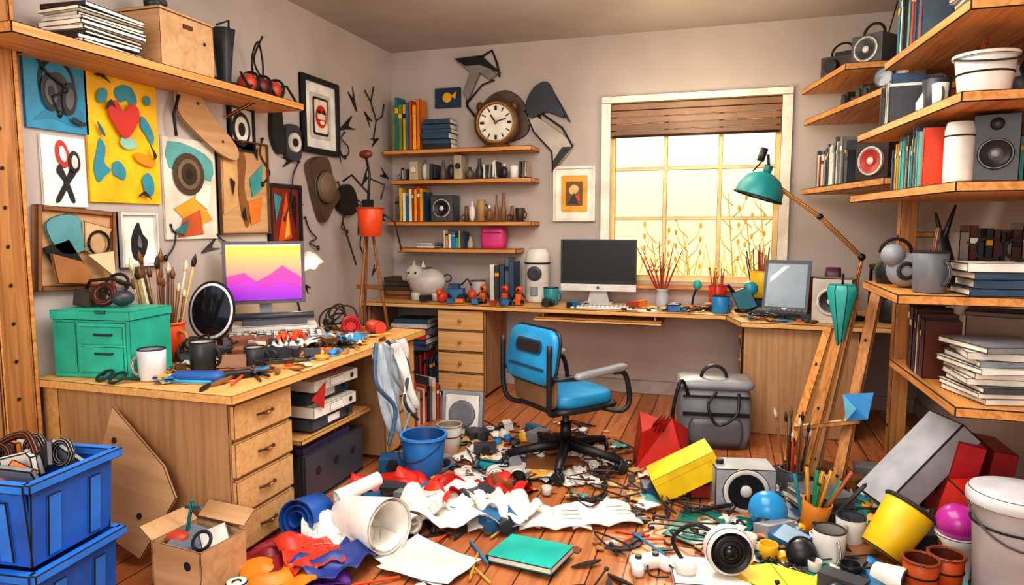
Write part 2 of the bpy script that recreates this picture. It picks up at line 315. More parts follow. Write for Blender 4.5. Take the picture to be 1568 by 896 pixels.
b.tube([(-.2,.1,.02),(-.24,.0,.02),(-.23,-.1,.02)],.008,K); b.done((XL+.035,2.93,1.78),LW)
pic('speaker_print',3.12,3.32,1.66,1.9,'#D9D4CC',[(K,el(0,0,.38,.4)),('#EDE9E0',el(0,0,.28,.3)),(K,el(0,0,.14,.16))],frame=K,fw=.01)
pic('mask_picture_frame',3.79,4.22,1.72,2.21,'#F3F0EA',[('#CFC8BE',rr(.56,.6,.05)),(K,rr(.42,.5,.04)),('#EFE3D0',rr(.36,.44,.04)),('#D03A26',rr(.3,.3,.14)),('#F3E6D0',rr(.22,.08,.03)),(K,el(-.06,.06,.04,.03,10)),(K,el(.06,.06,.04,.03,10)),('#F3E6D0',el(0,-.08,.07,.03,12))],frame='#1B1B20',fw=.035)
pic('abstract_picture_frame',3.43,3.75,1.11,1.5,'#7A2C1E',[('#E05A22',[(-.25,-.4),(.05,.4),(.2,-.35)]),('#F2B24A',[(-.05,-.35),(.1,.2),(.12,-.3)]),('#3D8C94',[(-.35,.35),(-.1,.3),(-.3,-.1)]),('#15161B',[(.15,.4),(.35,.3),(.3,-.2)])],frame='#1E1F25',fw=.02)
pic('raven_picture_frame',2.38,2.59,1.06,1.31,'#F2EFEA',[(K,bl((-.15,-.35),(-.2,0),(0,.32),(.12,.1),(.25,-.05),(.1,-.35),n=4)),('#6C7077',bl((-.05,-.1),(.02,.1),(.08,-.15),n=3))],frame='#D8D5CF',fw=.014)
b=B('cardboard_collage')
b.box((0,0,.01),(.36,.34,.02),'kraft')
for s in (-1,1): b.box((s*.17,0,.025),(.02,.34,.02),'#8A5A34'); b.box((0,s*.16,.025),(.32,.02,.02),'#8A5A34')
b.prism(bl((-.15,.1),(-.02,.14),(.05,.02),(-.08,-.02),n=4),.01,'#5D98A0',z=.03); b.prism([(0,.12),(.15,.1),(.1,-.05),(.02,0)],.012,'#D9B48A',T((0,0,.03),(8,5,0)))
b.prism([(-.14,-.02),(0,-.05),(.08,-.15),(-.12,-.14)],.012,'#A26B3C',T((0,0,.032),(-6,4,0))); b.prism([(.02,-.02),(.14,0),(.15,-.12)],.01,'#E2C49C',T((0,0,.04),(0,-8,0)))
b.prism([(-.16,.0),(-.05,.04),(.02,-.06),(-.1,-.1)],.01,K,T((0,0,.03))); b.torus((.08,.03,.05),.05,.006,K,seg=18); b.done((XL+.004,2.16,1.15),(90,4,90))
def wallshape(n,pts,c,y,z,h=.01,extra=None,k=5,rot=0,sc=1):
    b=B(n); b.prism(bl(*pts,n=k) if k>1 else pts,h,c)
    if extra: extra(b)
    return b.done((XL+.003,y,z),(90,rot,90),bev=.0015,sc=sc)
wallshape('hanging_leather_sheath',[(-.04,.14),(.03,.15),(.05,0),(.07,-.12),(0,-.15),(-.06,-.05)],K,3.53,1.83,h=.03)
wallshape('wall_speaker',rr(.16,.22,.05),'#3A3B42',3.68,1.76,h=.03,k=1,extra=lambda b:(b.lathe([(.06,0),(.06,.012),(.05,.012),(.03,.004),(.0,.008)],'#D9D4CC',(0,0,.03)),b.cyl((0,0,.034),.025,.012,K)))
wallshape('felt_hat',[(-.17,.14),(-.05,.2),(.05,.18),(.1,.05),(.17,-.05),(.08,-.14),(-.02,-.23),(-.1,-.1),(-.14,.02)],'#5A4638',3.99,1.5,h=.05,extra=lambda b:(b.lathe([(.11,0),(.1,.03),(.06,.05),(0,.055)],'#7A6352',(-.02,0,.05)),b.torus((-.02,0,.06),.1,.01,'#2B211C')))
wallshape('felt_hat',[(-.1,.05),(0,.12),(.1,.08),(.14,-.04),(.04,-.1),(-.1,-.06)],K,4.28,1.42,h=.04)
def swallow(b,x,y,s,a,c=K):
    b.prism([(p.x,p.y) for p in catmull([(-1,0,0),(-.2,.25,0),(.9,.5,0),(.2,0,0),(1,-.4,0),(-.2,-.15,0)],4)],.006,c,T((x,y,0),(0,0,a),(s,s,1)))
b=B('paper_birds')
for x,y,s,a in ((-.25,.25,.11,20),(-.35,.05,.06,-60),(-.15,.45,.09,120),(0,-.1,.08,45),(.15,.2,.07,200),(-.3,-.3,.08,10),(.05,.35,.07,-40),(.3,-.05,.08,160),(-.1,-.45,.08,70),(.25,-.4,.06,10)): swallow(b,x,y,s,a)
b.done((XL+.003,4.6,1.7),LW)
b=B('paper_birds')
for x,y,s,a in ((-.9,.9,.05,20),(-.2,.02,.06,170),(.1,-.1,.06,-10),(-1.5,.65,.06,10),(1.4,-.45,.05,50),(.5,-.5,.05,-40),(-.35,-.22,.07,20),(-.2,-.25,.07,200),(.3,-.2,.08,-20),(.42,.05,.08,10),(.35,.3,.07,190)): swallow(b,x,y,s,a)
b.done((XL+.003,3.3,1.35),LW)
b=B('hanging_cables'); r_=random.Random(5)
for (y,z,L) in ((-1.25,.5,.2),(-.62,-.15,.2),(-.3,-.2,.25),(.1,.35,.3),(.45,.25,.35),(.5,-.1,.3),(.9,.15,.4),(1.0,.5,.3),(1.2,0,.4),(-.95,-.22,.2)):
    P=[(y,z,.01)]
    for k in range(4): P.append((P[-1][0]+r_.uniform(-.07,.09),P[-1][1]-L/4*r_.uniform(.3,1.3),.01+r_.random()*.015))
    b.tube(catmull(P,5,False),.0045,K,6); b.ball(P[0],.009,K,8); b.ball(P[-1],(.012,.018,.01),K,8)
b.done((XL+.004,3.3,1.4),LW,bev=0)
b=B('dried_twig_cutout')
for p in ([(0,-.2),(.05,-.05),(-.03,.08),(.02,.2)],[(.05,-.05),(.15,0),(.18,.1)],[(-.03,.08),(-.12,.15)]):
    b.tube([(x,y,.01) for x,y in p],.006,K,5)
b.done((XL+.002,4.72,2.1),LW)
pic('gold_picture_frame',-1.25,-.93,1.28,1.69,'#F4EDE2',[('#E0A52E',rr(.62,.66,.03)),('#7A4A22',rr(.4,.44,.02)),('#E8C27A',bl((-.12,.1),(0,.17),(.12,.1),(.05,0),(-.1,0),n=3)),('#2B2420',[(-.15,-.18),(0,.02),(.1,-.2)]),('#C9452B',[(.02,-.05),(.14,.02),(.14,-.15)])],'B',frame='#EFE6DA',fw=.02)
b=B('folded_box_cutout'); b.prism([(-.17,.14),(.02,.15),(.16,.02),(.1,-.02),(.02,.04),(-.08,-.17),(-.12,-.1),(-.06,.05)],.03,'#8B8580'); b.prism([(-.19,.16),(.03,.17),(.19,.03),(.02,.1),(-.1,.1)],.034,K); b.tube([(.02,.15,.03),(.12,.2,.03),(.16,.1,.03),(.18,.0,.03)],.009,K); b.tube([(-.08,-.17,.02),(.04,-.05,.03),(.14,-.02,.03)],.007,K); b.done((-1.85,YB-.004,2.37),BW)
b=B('dark_cap_cutout'); b.prism(bl((-.14,-.02),(-.08,.1),(.02,.14),(.08,.05),(.16,-.12),(.02,-.08),(-.1,-.12)),.05,'#2E3540'); b.prism(bl((.02,.14),(.1,.02),(.2,-.16),(.1,-.04),n=4),.03,K); b.done((-1.32,YB-.004,2.17),BW)
b=B('horn_shape_cutout'); b.prism(bl((-.17,.16),(0,.06),(.15,-.05),(.2,-.12),(.05,-.28),(.04,-.15),(-.1,0)),.03,'#B7AEA8'); b.prism([(.2,-.12),(.04,-.3),(.05,-.22),(.12,-.12)],.034,K); b.tube([(-.17,.16,.03),(-.05,.14,.03),(.12,.02,.03),(.2,-.12,.03)],.008,K); b.tube([(-.17,.16,.03),(-.1,0,.03),(.04,-.15,.03),(.05,-.28,.03)],.006,K); b.done((-1.3,YB-.004,1.95),BW)
b=B('dark_plate_cutout'); b.prism(bl((-.2,.02),(-.1,.16),(.05,.2),(.18,.1),(.22,-.1),(.1,-.18),(-.12,-.16),n=5),.02,'#5A4A42'); b.tube([(-.2,0,.02),(-.28,.1,.02),(-.27,.2,.02)],.01,K); b.tube([(.2,.05,.02),(.3,.0,.02),(.33,-.1,.02)],.01,K); b.done((-1.66,YB-.004,2.07),BW)
b=B('leaning_blue_book'); b.box((0,0,.015),(.21,.15,.03),'#233A5E'); b.prism(el(.0,.0,.04),.003,'#F0B429',z=.031); b.prism([(.03,.01),(.08,.05),(.07,-.02)],.003,'#F0B429',z=.031); b.done((-2.1,YB-.004,2.24),BW)
# ------------------------------------------------------------ generic items
def book(b,x,y,z,t,h,d,c,tilt=0):
    t0=b.M.copy(); b.M=t0@T((x+t/2,y,z),(0,tilt,0))
    b.box((0,.002,h/2),(t-.006,d-.008,h-.01),'#EFE6D2'); b.box((-t/2+.0015,0,h/2),(.003,d,h),c); b.box((t/2-.0015,0,h/2),(.003,d,h),c); b.box((0,-d/2+.002,h/2),(t,.004,h),c)
    if R.random()<.6: b.box((0,-d/2-.001,h*.75),(t*.96,.002,h*.1),R.choice(['#F2EEE6','#F0B429','#1b1b20']))
    b.M=t0
def bookrow(n,L,h0,h1,d,loc,rz=0,cols=None,t0=.015,t1=.035):
    b=B(n); x=-L/2; cols=cols or COL; last=None
    while x<L/2-t0:
        t=min(R.uniform(t0,t1),L/2-x); c=R.choice([q for q in cols if q!=last]); last=c; book(b,x,R.uniform(-.006,.006),0,t,R.uniform(h0,h1),d*R.uniform(.85,1),c); x+=t+.001
    return b.done(loc,(0,0,rz),bev=.0018)
def stack(n,cnt,w,d,loc,rz=0,cols=None,t0=.012,t1=.03,wob=8):
    b=B(n); z=0; cols=cols or COL
    for i in range(cnt):
        t=R.uniform(t0,t1); c=R.choice(cols); ww=w*R.uniform(.82,1); dd=d*R.uniform(.85,1); b.M=T((R.uniform(-.012,.012),R.uniform(-.012,.012),z),(0,0,R.uniform(-wob,wob)))
        b.box((.003,0,t/2),(ww-.006,dd-.01,t-.005),'#F2EADA'); b.box((0,0,.0015),(ww,dd,.003),c); b.box((0,0,t-.0015),(ww,dd,.003),c); b.box((0,-dd/2+.0015,t/2),(ww,.003,t),c)
        z+=t+.0005
    b.M=I; return b.done(loc,(0,0,rz),bev=.0018)
def speaker(b,w,h,d,c,c2=K,ring='#D8D2C8',two=False,p=(0,0,0)):
    t0=b.M.copy(); b.M=t0@T(p); b.box((0,0,h/2),(w,d,h),c); q=w*.38
    zc=h*.42 if two else h*.5
    b.lathe([(q,0),(q*1.03,.012),(q*.85,.016),(q*.5,-.0),(0,.002)],ring,(0,-d/2,zc),(90,0,0)); b.lathe([(q*.8,.0145),(q*.4,.003),(0,.003)],c2,(0,-d/2-.001,zc),(90,0,0)); b.ball((0,-d/2-.008,zc),(q*.28,.012,q*.28),ring,14)
    if two: b.lathe([(q*.4,0),(q*.4,.01),(0,.012)],c2,(0,-d/2,h*.85),(90,0,0))
    b.M=t0
def pens(b,n,r,z,h0,h1,cols,spread=.35,rad_=.004,brush=False):
    for i in range(n):
        a=R.uniform(0,2*pi); q=R.uniform(.1,.7)*r; h=R.uniform(h0,h1); x,y=q*cos(a),q*sin(a); dx,dy=cos(a)*h*spread*R.random(),sin(a)*h*spread*R.random(); c=R.choice(cols)
        b.tube([(x,y,z),(x+dx,y+dy,z+h)],rad_,c,6)
        if brush: b.tube([(x+dx,y+dy,z+h),(x+dx*1.06,y+dy*1.06,z+h*1.06),(x+dx*1.15,y+dy*1.15,z+h*1.15)],[rad_*1.2,rad_*1.8,.001],R.choice(['#2A1A12','#E8D9B8','#7A4A22']),6)
        else: b.tube([(x+dx,y+dy,z+h),(x+dx*1.05,y+dy*1.05,z+h*1.05)],[rad_,.0008],'#2A1A12',6)
def junk(n,L,hmax,loc,seed,kinds='abcdef',cols=None,d=.12,rz=0,w0=.04,w1=.09):
    r=random.Random(seed); b=B(n); x=-L/2; cols=cols or ['#D9D4CC','#3A3D45','#EFEBE2','#8B8580','#2A2C33','#B9A98F','#6B6058']
    while x<L/2-.04:
        w=r.uniform(w0,w1); w=min(w,L/2-x); h=r.uniform(.5,1)*hmax; c=r.choice(cols); k=r.choice(kinds); cx=x+w/2; y=r.uniform(-.01,.01)
        if k=='a': b.box((cx,y,h/2),(w*.92,d*.8,h),c); b.cyl((cx,y-d*.4,h*.55),w*.3,.008,r.choice(cols),r=(90,0,0),seg=14)
        elif k=='b': b.cup(w*.36,w*.45,h*.75,c,(cx,y,0),handle=True,t=.004)
        elif k=='c': b.ball((cx,y,h*.35),(w*.46,w*.4,h*.35),c,14); b.cyl((cx,y,h*.6),w*.15,h*.25,r.choice(cols),seg=12)
        elif k=='d':
            for i in range(3): b.box((cx-w*.3+w*.3*i,y,h*.45),(w*.24,d*.8,h*.9*r.uniform(.8,1)),r.choice(cols),(0,r.uniform(-4,4),0))
        elif k=='e': b.torus((cx,y-.02,w*.45),w*.36,w*.1,c,(90,0,0),seg=16); b.cyl((cx,y+.03,0),w*.3,h*.7,r.choice(cols),w*.2,seg=14)
        else: b.lathe([(0,0),(w*.4,0),(w*.42,h*.4),(w*.2,h*.65),(w*.15,h*.9),(w*.22,h*.95),(0,h*.95)],c,(cx,y,0),seg=16)
        x+=w+.004
    return b.done(loc,(0,0,rz),bev=.0018)
zS=1.936
stack('magazine_stack',9,.22,.32,(-2.42,2.17,zS),0,['#2A2C33','#D9D4CC','#3A3D45','#EFEBE2'],.012,.02,5)
b=B('cardboard_box'); b.box((0,0,.12),(.24,.32,.24),'kraft'); b.box((.0,0,.247),(.25,.33,.012),'kraft'); b.box((.122,0,.2),(.003,.06,.02),'#5A3A20'); b.cyl((.12,.1,.15),.008,.005,K,r=(0,90,0),seg=10); b.done((-2.46,2.58,zS))
b=B('camera_lens'); b.ball((0,0,.04),(.04,.05,.04),K); b.cyl((0,0,.03),.03,.05,'#4A4D55',r=(60,0,90)); b.done((-2.46,2.52,zS+.255))
b=B('tapered_vase'); b.lathe([(0,0),(.045,0),(.035,.05),(.05,.2),(.065,.3),(.055,.3),(.04,.2),(0,.1)],'#2A2C33',seg=6); b.tube([(.03,0,.25),(.05,-.05,.33),(.0,-.08,.3)],.006,K); b.done((-2.46,2.95,zS),(0,0,20))
b=B('wire_flower_ornament')
for x,c in ((-.1,'#B5432A'),(.0,'#6E2A22'),(.11,'#B5432A')):
    b.ball((0,x,.06),(.055,.05,.055),c); b.torus((.01,x,.06),.062,.008,K,(80,20,0)); b.torus((.0,x,.065),.06,.007,K,(0,60,30))
b.tube(catmull([(0,-.05,.1),(.02,-.08,.2),(.0,0,.3),(-.02,.06,.2),(0,.02,.12),(0,-.04,.2),(0,.04,.34)],5,False),.006,K,6); b.tube([(0,.1,.08),(.03,.2,.1),(.06,.24,.02)],.008,K); b.done((-2.44,3.2,zS))
b=B('coiled_cable')
b.tube(catmull([(0,-.12,.01),(.03,-.05,.02),(-.02,0,.01),(.05,.05,.012),(.02,.12,.01),(.06,.16,.02),(.1,.1,.01)],5,False),.006,K,6); b.ball((0,-.12,.015),(.02,.03,.015),K,10); b.done((-2.38,2.82,zS))
z1=1.83
bookrow('book_row',.24,.3,.43,.15,(-2.38,4.93,z1),0,['#D8431F','#F0B429','#1F7A8A','#E07B2A','#233A5E','#7A8A33'],.02,.035)
stack('boxed_book_stack',6,.24,.16,(-2.13,4.93,z1),0,['#2A2C33','#35506B','#D9D4CC'],.03,.045,3)
b=B('ticking_clock')
b.M=T((0,0,.19),(90,0,0))
b.lathe([(0,-.03),(.17,-.03),(.185,0),(.18,.03),(.155,.045),(.14,.03),(.14,.028),(0,.028)],'darkwood',seg=40); b.lathe([(.14,.0285),(.14,.03),(0,.03)],'#F2EBDC',seg=40); b.torus((0,0,.045),.15,.008,'#B98A4A',seg=40)
for i in range(12):
    a=i*pi/6; b.box((.112*sin(a),.112*cos(a),.032),(.009 if i%3 else .02,.034,.004),K,(0,0,-math.degrees(a)))
for i in range(60):
    a=i*pi/30; b.box((.134*sin(a),.134*cos(a),.031),(.002,.006,.003),K,(0,0,-math.degrees(a)))
b.box((-.02,.03,.036),(.012,.075,.003),K,(0,0,35)); b.box((.035,.015,.038),(.009,.1,.003),K,(0,0,-75)); b.cyl((0,0,.03),.012,.014,'#8A5424')
b.M=I; b.box((0,0,.01),(.2,.07,.02),'darkwood'); b.torus((0,0,.38),.03,.008,'darkwood',(90,0,0)); b.ball((-.14,0,.32),(.03,.03,.04),'#5A3A22'); b.ball((.14,0,.32),(.03,.03,.04),'#5A3A22')
b.done((-1.66,4.92,z1),sc=.96,bev=.002)
junk('shelf_gadgets',1.1,.19,(-1.94,4.92,1.6),3,d=.13,w0=.05)
bookrow('book_row',.27,.18,.27,.14,(-2.36,4.93,1.28),0,['#1F7A8A','#D8431F','#F0B429','#35506B','#F2EEE6'],.015,.03)
b=B('shelf_speaker'); speaker(b,.19,.2,.13,'#4A4D55'); b.done((-2.09,4.93,1.28))
junk('brass_ornaments',.56,.25,(-1.68,4.93,1.28),9,'cefba',['#8A5A34','#B9905A','#D9D4CC','#3A2A20','#EFEBE2'])
bookrow('book_row',.17,.08,.15,.12,(-2.0,4.93,1.075),0); stack('paper_stack',3,.18,.14,(-2.22,4.93,1.075),0,['#EFEBE2'],.01,.015)
b=B('pink_pouch'); b.pillow(.2,.12,.16,.04,'#D2407F',T((0,0,.08))); b.box((0,-.055,.12),(.15,.01,.01),'#8A1F50'); b.done((-1.69,4.93,1.075),bev=0)
junk('small_figurines',.1,.12,(-1.86,4.93,1.075),12,'cf')
# ------------------------------------------------------------ left desk items
z=ZL+.001
b=B('turquoise_drawer_box'); c='#2DB59C'
b.box((0,0,.115),(.34,.24,.23),c); b.box((0,-.001,.248),(.352,.252,.035),c)
b.box((.05,-.1215,.12),(.21,.006,.2),'#35C2A8'); b.box((-.11,-.1215,.12),(.09,.006,.2),'#2AA890')
b.box((.05,-.126,.17),(.19,.006,.07),c); b.box((.05,-.126,.075),(.19,.006,.1),c)
for zz in (.175,.1): b.tube([(.02,-.128,zz),(.03,-.14,zz),(.09,-.14,zz),(.1,-.128,zz)],.005,'#1A6E62')
b.box((.05,-.126,.262),(.05,.006,.014),'#1A6E62'); b.done((-2.38,2.14,z),(0,0,8),bev=.003)
b=B('glue_bottle_cluster')
b.box((-.08,0,.035),(.08,.1,.07),'#4A4038',(0,10,10)); b.torus((0,0,.05),.04,.015,'#6E2A22',(70,0,20)); b.ball((.08,.02,.035),(.04,.05,.035),'#3A3D45'); b.torus((.04,.03,.09),.05,.007,K,(60,30,0)); b.tube([(-.1,0,.07),(-.05,-.02,.11),(.05,0,.12),(.1,.05,.09)],.008,'#5A3A22'); b.done((-2.42,2.14,z+.27),sc=.95)
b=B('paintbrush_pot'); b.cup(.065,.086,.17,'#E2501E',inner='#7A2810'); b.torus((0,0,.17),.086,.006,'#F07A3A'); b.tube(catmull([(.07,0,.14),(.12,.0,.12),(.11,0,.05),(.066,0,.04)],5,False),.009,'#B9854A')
pens(b,18,.07,.02,.26,.42,['#D9B27A','#A8753F','#E8D9B8','#5A3A22','#8A5A34'],.3,.007,True); b.done((-2.36,2.38,z))
b=B('round_vanity_mirror'); b.M=T((0,0,.18),(78,0,0)); b.lathe([(0,-.01),(.1,-.01),(.115,.0),(.115,.015),(.1,.02)],'#D9D9DC:.25',seg=36,sc=(.86,1.15,1)); b.lathe([(.1,.018),(0,.018)],'#3A3D47:.08:.8',seg=36,sc=(.86,1.15,1)); b.M=b.M@T((0,0,0),(0,0,0),(.86,1.15,1)); b.torus((0,0,.01),.114,.008,'#23252B',seg=36); b.M=I
b.lathe([(0,0),(.07,0),(.065,.012),(.015,.02),(.012,.07),(0,.07)],'#8B8E95:.3:.6'); b.done((-2.34,2.66,z),(0,0,22),sc=1.05)
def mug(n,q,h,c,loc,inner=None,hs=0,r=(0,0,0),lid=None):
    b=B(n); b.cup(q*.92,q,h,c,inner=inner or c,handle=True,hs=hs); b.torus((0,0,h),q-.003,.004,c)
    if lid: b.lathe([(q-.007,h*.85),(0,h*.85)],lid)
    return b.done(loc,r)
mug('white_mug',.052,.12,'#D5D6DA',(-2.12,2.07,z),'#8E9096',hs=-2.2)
mug('black_mug',.052,.125,'#2B2C31',(-2.03,2.24,z),'#C9C2B8',hs=.3,lid='#3A2418')
mug('coffee_mug',.045,.09,'#2F3136',(-1.87,2.36,z),'#C9C2B8',hs=.3,lid='#3A2418')
MT['sunset']=gradmat('sunset_screen',[(-.13,'#8A2FA8'),(-.03,'#C837A0'),(.04,'#F0668A'),(.1,'#F7A64A'),(.14,'#F9C64A')],1,.35)
MT['hill1']=gradmat('hill_pink',[(-.13,'#8A2AB0'),(.05,'#E0489A')],1,.35); MT['hill2']=gradmat('hill_purple',[(-.13,'#8A2AC0'),(.0,'#D03EC0')],1,.35)
b=B('computer_monitor'); b.box((0,0,0),(.41,.33,.025),'#5A4F5A'); b.box((0,0,.0135),(.375,.295,.003),'sunset')
b.prism([(-.187,-.147),(-.187,-.02),(-.1,.0),(-.04,-.05),(.03,-.01),(.09,.035),(.187,-.03),(.187,-.147)],.001,'hill1',z=.0152)
b.prism([(-.187,-.147),(-.187,-.07),(-.08,-.03),(.0,-.08),(.08,-.05),(.187,-.09),(.187,-.147)],.001,'hill2',z=.0163)
b.box((0,-.185,-.03),(.06,.08,.02),'#8B8E95'); b.done((-2.33,3.04,z+.35),(84,0,38),bev=.003)
b=B('electric_typewriter'); b.box((0,0,.02),(.5,.32,.04),'#8B8790'); b.box((0,.06,.06),(.42,.16,.04),'#D9D4CC'); b.box((0,.08,.095),(.32,.12,.03),'#5A5760'); b.cyl((-.2,.08,.12),.02,.4,'#3A3D45',r=(0,90,0))
for i in range(4):
    for j in range(13): b.box((-.21+.035*j,-.13+.03*i,.045+.004*i),(.026,.022,.012),'#EDE9E0' if (i+j)%5 else '#3A3D45')
b.done((-2.22,2.97,z),(0,0,38),bev=.002)
b=B('rolled_red_fabric'); b.lathe([(0,0),(.05,0),(.055,.12),(.045,.12),(.03,.1),(0,.1)],'#C22A2F',(0,0,.055),(90,0,30)); b.torus((0,-.0,.055),.035,.006,'#E06A6A',(90,0,30)); b.cyl((.1,.04,.04),.038,.1,'#D24A3A',r=(90,0,60)); b.done((-1.97,3.3,z))
def sq(f=2.2,amp=.02,seed=0,lift=.0):
    return lambda u,v:(u+.05*noise.noise(Vector((u*3+seed,v*3,1))),v+.05*noise.noise(Vector((u*3,v*3+seed,5))),abs(noise.noise(Vector((u*f+seed,v*f,seed*.7))))*amp+lift*(u*u+v*v))
def paper(n,w,d,c,loc,rz=0,amp=.02,f=2.2,seed=0,lift=0,bev=.002,more=()):
    b=B(n); b.sheet(w,d,sq(f,amp,seed,lift),c)
    for (ww,dd,cc,x,y,zz,r,sd) in more: b.sheet(ww,dd,sq(f,amp,sd,lift),cc,T((x,y,zz),(0,0,r)))
    return b.done(loc,(0,0,rz),bev=bev)
paper('crumpled_cloth',.34,.2,'#E9E4DA',(-1.92,2.95,z),50,.09,3.5,4,more=[(.2,.14,'#3A8FC0',.1,-.05,.01,40,7),(.12,.1,'#E2501E',-.15,.05,.02,20,9),(.16,.12,'#F2EEE6',-.2,-.08,.0,60,13)])
b=B('draped_scarf'); b.sheet(.16,.46,lambda u,v:((u*(1+.6*v)),v,.05*sin(u*14+v*6)*.25),'#B9C5D0'); b.sheet(.09,.38,lambda u,v:(u+.3*sin(v*5),v,.02+.02*sin(u*9+v*8)),'#E6E3DE',T((.1,.04,.02),(0,0,12))); b.tube(catmull([(.02,.24,.02),(.14,.1,.04),(.05,-.08,.05),(.16,-.2,.03)],5,False),.009,'#3A3D45'); b.tube(catmull([(-.06,.24,.02),(-.12,.05,.03),(-.02,-.1,.04),(-.1,-.26,.03)],5,False),.011,'#4A6A8A'); b.tube(catmull([(.08,.24,.02),(.0,.08,.04),(.1,-.1,.045),(.02,-.24,.03)],5,False),.008,'#8B9098'); b.done((-1.6,3.02,.43),(80,0,80),bev=.001)
b=B('blue_pen_case'); b.pillow(.2,.07,.035,.02,'#2B5FA8',T((0,0,.018))); b.pillow(.14,.04,.03,.015,K,T((.12,.05,.016),(0,0,30))); b.tube([(-.1,-.05,.01),(.08,-.06,.01)],.006,'#2FA0D8'); b.tube([(-.12,.02,.012),(-.02,.07,.012)],.005,'#E2501E'); b.done((-1.93,2.1,z),(0,0,15),bev=0)
b=B('teal_sunglasses'); b.torus((-.04,0,.02),.03,.006,'#1F8A94',(30,0,0)); b.torus((.04,0,.02),.03,.006,'#1F8A94',(30,0,0)); b.tube([(-.07,0,.02),(-.1,.05,.01),(-.08,.1,.01)],.006,'#1F8A94'); b.tube([(.07,0,.02),(.1,.05,.01)],.006,'#1F8A94'); b.done((-2.24,1.99,z),(0,0,-10))
b=B('desk_lamp'); b.lathe([(0,0),(.06,0),(.055,.012),(0,.018)],K); b.tube([(0,0,.015),(-.06,.02,.25),(.05,.0,.42)],.007,'#8A5A34'); b.lathe([(.065,0),(.045,.06),(.018,.09),(0,.095),(0,.085),(.04,.055),(.06,0)],'#EDE6D6',(.07,-.01,.36),(0,-25,0)); b.ball((.07,-.01,.37),.028,'#FFF2C8'); b.ball((-.06,.02,.25),.012,K); b.done((-2.36,3.42,z),(0,0,20))
b=B('headset_tangle')
for k in range(5): b.torus((R.uniform(-.08,.08),R.uniform(-.06,.06),.05+.012*k),R.uniform(.05,.09),.006,R.choice([K,'#B5432A','#5A5D66']),(R.uniform(20,80),R.uniform(-40,40),0))
b.ball((-.08,0,.04),(.04,.03,.04),K); b.ball((.1,.03,.04),(.04,.03,.04),'#3A3D45'); b.done((-2.12,3.42,z),sc=.9)
b=B('headset_tangle')
for k in range(5): b.torus((R.uniform(-.06,.06),R.uniform(-.05,.05),.06+.012*k),R.uniform(.04,.07),.006,R.choice([K,'#E8E2D8','#5A5D66']),(R.uniform(20,80),R.uniform(-40,40),0))
b.box((0,0,.03),(.12,.1,.05),'#4A4D55',(0,0,30)); b.done((-2.18,2.36,z),sc=.9)
b=B('tripod_floor_lamp')
for a in (20,140,260): b.tube([(0,0,1.42),(.2*cos(rad(a)),.2*sin(rad(a)),.0)],[.01,.013],'#A5683A',8)
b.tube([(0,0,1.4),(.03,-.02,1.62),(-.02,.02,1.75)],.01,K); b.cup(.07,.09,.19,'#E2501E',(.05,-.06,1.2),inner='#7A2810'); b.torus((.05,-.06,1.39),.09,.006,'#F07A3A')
b.box((0,0,1.42),(.06,.06,.06),K); b.tube([(0,0,1.42),(.15,.1,1.3),(.2,.1,1.1)],.006,K); b.tube([(0,0,1.4),(-.16,0,1.5),(-.2,0,1.3),(-.1,0,1.0)],.006,K); b.tube([(0,0,1.6),(.12,.02,1.55),(.1,0,1.45)],.006,K); b.ball((-.02,.02,1.76),(.05,.03,.03),'#7A2C20')
b.tube([(0,0,1.5),(-.12,0,1.62),(-.2,.02,1.58)],.008,K); b.box((0,0,.85),(.2,.02,.03),'#8A5A34'); b.done((-2.3,4.1,0),sc=.98)
